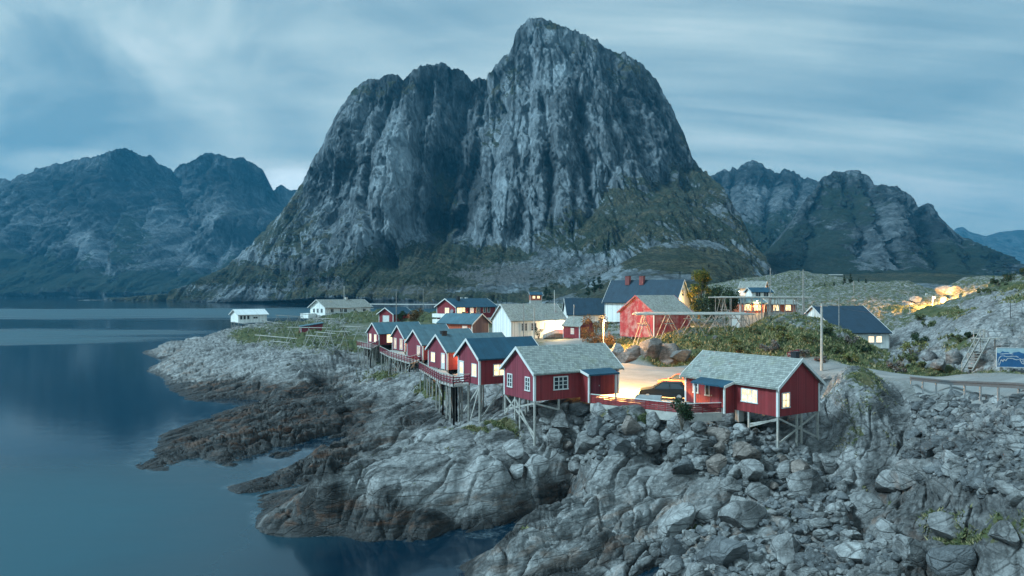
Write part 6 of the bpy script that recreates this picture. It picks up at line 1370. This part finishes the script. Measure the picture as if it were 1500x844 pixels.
for i, (x, y, Y, h) in enumerate([(1208,425,262,7.5),(1222,424,255,8.),(1237,420,250,10.5),(1246,420,248,11.5),(1258,421,250,8.5),(1195,425,270,7.),(1268,420,246,8.),(1165,424,300,5.),(1182,426,285,6.),(1155,428,280,4.5),(1388,452,170,5.5),(1378,456,168,4.2),(870,428,420,12.),(878,424,430,13.),(862,432,410,10.),(800,438,520,14.),(805,440,500,11.)]):
    a = at_y(x, y, Y); lab = ['spruce at the left of the dark clump on the knoll', 'spruce second in the dark clump on the knoll', 'tall spruce in the middle of the dark clump', 'tallest spruce of the dark clump on the knoll', 'spruce right of the tallest in the dark clump', 'small spruce left of the dark clump', 'outer right spruce of the dark clump', 'lone small spruce on the left pale knoll', 'spruce between the masts and the dark clump', 'low spruce near the left mast', 'thin spruce silhouetted in the floodlit gap', 'small spruce low in the floodlit gap', 'spruce at the foot of the spur, middle of three', 'tallest spruce at the foot of the spur', 'left spruce at the foot of the spur', 'far spruce left of the tiny orange cabin', 'far short spruce by the tiny orange cabin'][i]
    spruce(lab, (a[0], Y, a[2]-.4), h*(.42 if i < 10 else (.6 if i < 12 else .8)), 40+i, 'spruces on the knolls')
SH = [(1085,520,3.6,2.2,'leaf_shrub'),(1110,530,3.4,1.6,'leaf_olive'),(1130,515,4.0,2.4,'leaf_grey'),(1150,500,4.0,2.0,'leaf_olive'),(1170,525,3.2,2.0,'leaf_grey'),(1190,505,4.4,2.4,'leaf_shrub'),(1075,505,3.6,1.6,'leaf_olive'),(1100,490,4.2,1.6,'leaf_shrub'),(1135,485,3.8,1.4,'leaf_olive'),(1218,495,3.6,2.2,'leaf_dark'),(1222,520,3.8,2.2,'leaf_shrub'),(1240,505,3.8,2.0,'leaf_grey'),(1245,528,3.2,1.6,'leaf_olive'),(1262,515,3.6,1.8,'leaf_dark'),(1060,525,2.8,1.2,'leaf_grey'),(1040,520,2.8,1.0,'leaf_olive'),(1205,530,2.6,1.4,'leaf_grey'),(1160,535,2.4,1.2,'leaf_shrub'),(1020,510,2.4,1.0,'leaf_olive'),
      (1330,532,4.4,2.4,'leaf_shrub'),(1336,520,4.8,3.0,'leaf_olive'),(1350,505,4.4,2.6,'leaf_dark'),(1312,540,3.4,1.6,'leaf_grey'),(1342,538,3.2,1.6,'leaf_shrub'),(1360,480,4.2,2.4,'leaf_shrub'),(1372,540,2.6,1.2,'leaf_olive'),(1402,502,3.6,1.5,'leaf_shrub'),(1420,494,3.4,1.3,'leaf_dark'),(1462,420,5.0,2.6,'leaf_dark'),(1480,412,5.0,3.0,'leaf_dark'),(1498,405,5.0,3.4,'leaf_dark'),(1445,430,4.4,1.8,'leaf_shrub'),(1318,545,2.4,1.2,'leaf_grey'),
      (1345,470,4.2,2.4,'leaf_shrub'),(1225,478,3.0,1.8,'leaf_dark'),(1062,470,3.0,1.4,'leaf_shrub'),(700,560,1.6,.9,'leaf_shrub'),(640,578,2.0,.9,'leaf_olive')]
TN = dict(leaf_shrub='green', leaf_olive='olive yellow', leaf_grey='bare grey', leaf_dark='dark green')
for i, (x, y, w_, h, mt) in enumerate(SH):
    p = hit(x, y, 50, 240)
    if p is None: continue
    near = 'on the turf hill above the right cabin' if x < 1200 else ('on the turf hill before the blue roofed house' if x < 1290 else ('at the foot of the big right hand rock' if y > 500 and x < 1380 else ('on the big right hand rock' if x > 1380 else 'beside the blue roofed house')))
    if x < 800: near = 'on the rock under the cabins'
    ht = 'upper' if y < 500 else ('lower' if y > 522 else 'middle')
    bush('shrub', f'{TN[mt]} shrub {near}, {ht} slope', 'shrub', (p[0], p[1], p[2]-.25), w_*.9, h*.68, mt, 900, .2, 'shrubs on turf and rock', 60+i, True, 10)
# grass: blades on the turf of the near ground
gy2 = np.exp(RNG.uniform(math.log(32), math.log(128), 460000)); gx2 = (RNG.uniform(380, 1510, 460000)-750)/F*gy2
z_, g_, gv_, px_, py_, _ = terrain(gx2, gy2)
keep = (g_ + 1.3*fbm(gx2*.5, gy2*.5, 4, 88) > .55) & (gv_ < .2) & (z_ > 1.5); gx2 = gx2[keep][:70000]; gy2 = gy2[keep][:70000]; z_ = z_[keep][:70000]; n = len(gx2)
hh = RNG.uniform(.10, .34, n)*(.6 + .6*(gy2 > 88)); an = RNG.uniform(0, 6.28, n); wv = .05 + .05*(gy2 > 88); ln = RNG.normal(0, .16, (n, 2))
V = np.stack([np.c_[gx2-np.cos(an)*wv, gy2-np.sin(an)*wv, z_-.05], np.c_[gx2+np.cos(an)*wv, gy2+np.sin(an)*wv, z_-.05], np.c_[gx2+ln[:, 0], gy2+ln[:, 1], z_+hh]], 1).reshape(-1, 3)
tag(link_mesh('grass', np_mesh('grass', V, np.arange(3*n).reshape(n, 3), False), M['grass']), kind='stuff')
# birch scrub on the talus under the cliffs
pp, py, X, Y, Z = MG
msk = blob(pp, py, [(620,392,130,40,1.),(540,408,90,22,.8),(700,378,90,16,1.),(880,345,120,30,.55),(960,320,90,40,.35),(330,415,90,10,.25),(820,400,60,30,.5),(880,410,30,40,.7),(860,372,50,20,.6),(1040,360,60,60,.25)])
msk = msk*np.clip(.5 + 1.6*fbm(X/60., Y/60.+Z/60., 4, 77), 0, 1); msk[py > 441] = 0
wgt = (msk*np.gradient(X, axis=1)**1).clip(0).ravel(); idx = RNG.choice(len(wgt), 3000, p=wgt/wgt.sum()); ctr = np.c_[X.ravel()[idx], Y.ravel()[idx], Z.ravel()[idx]]; rad = RNG.uniform(1.4, 3.2, len(ctr))
me = leaf_mesh('talus_scrub', ctr + np.array([0, 0, .9]), rad, 60000, 1.0, M['leaf_dark'], 5, .8)
tag(link_mesh('talus_scrub', me, mat_leaf('talus_scrub_leaves', (.014, .028, .016), (.038, .052, .024), (.06, .06, .028))), kind='stuff')
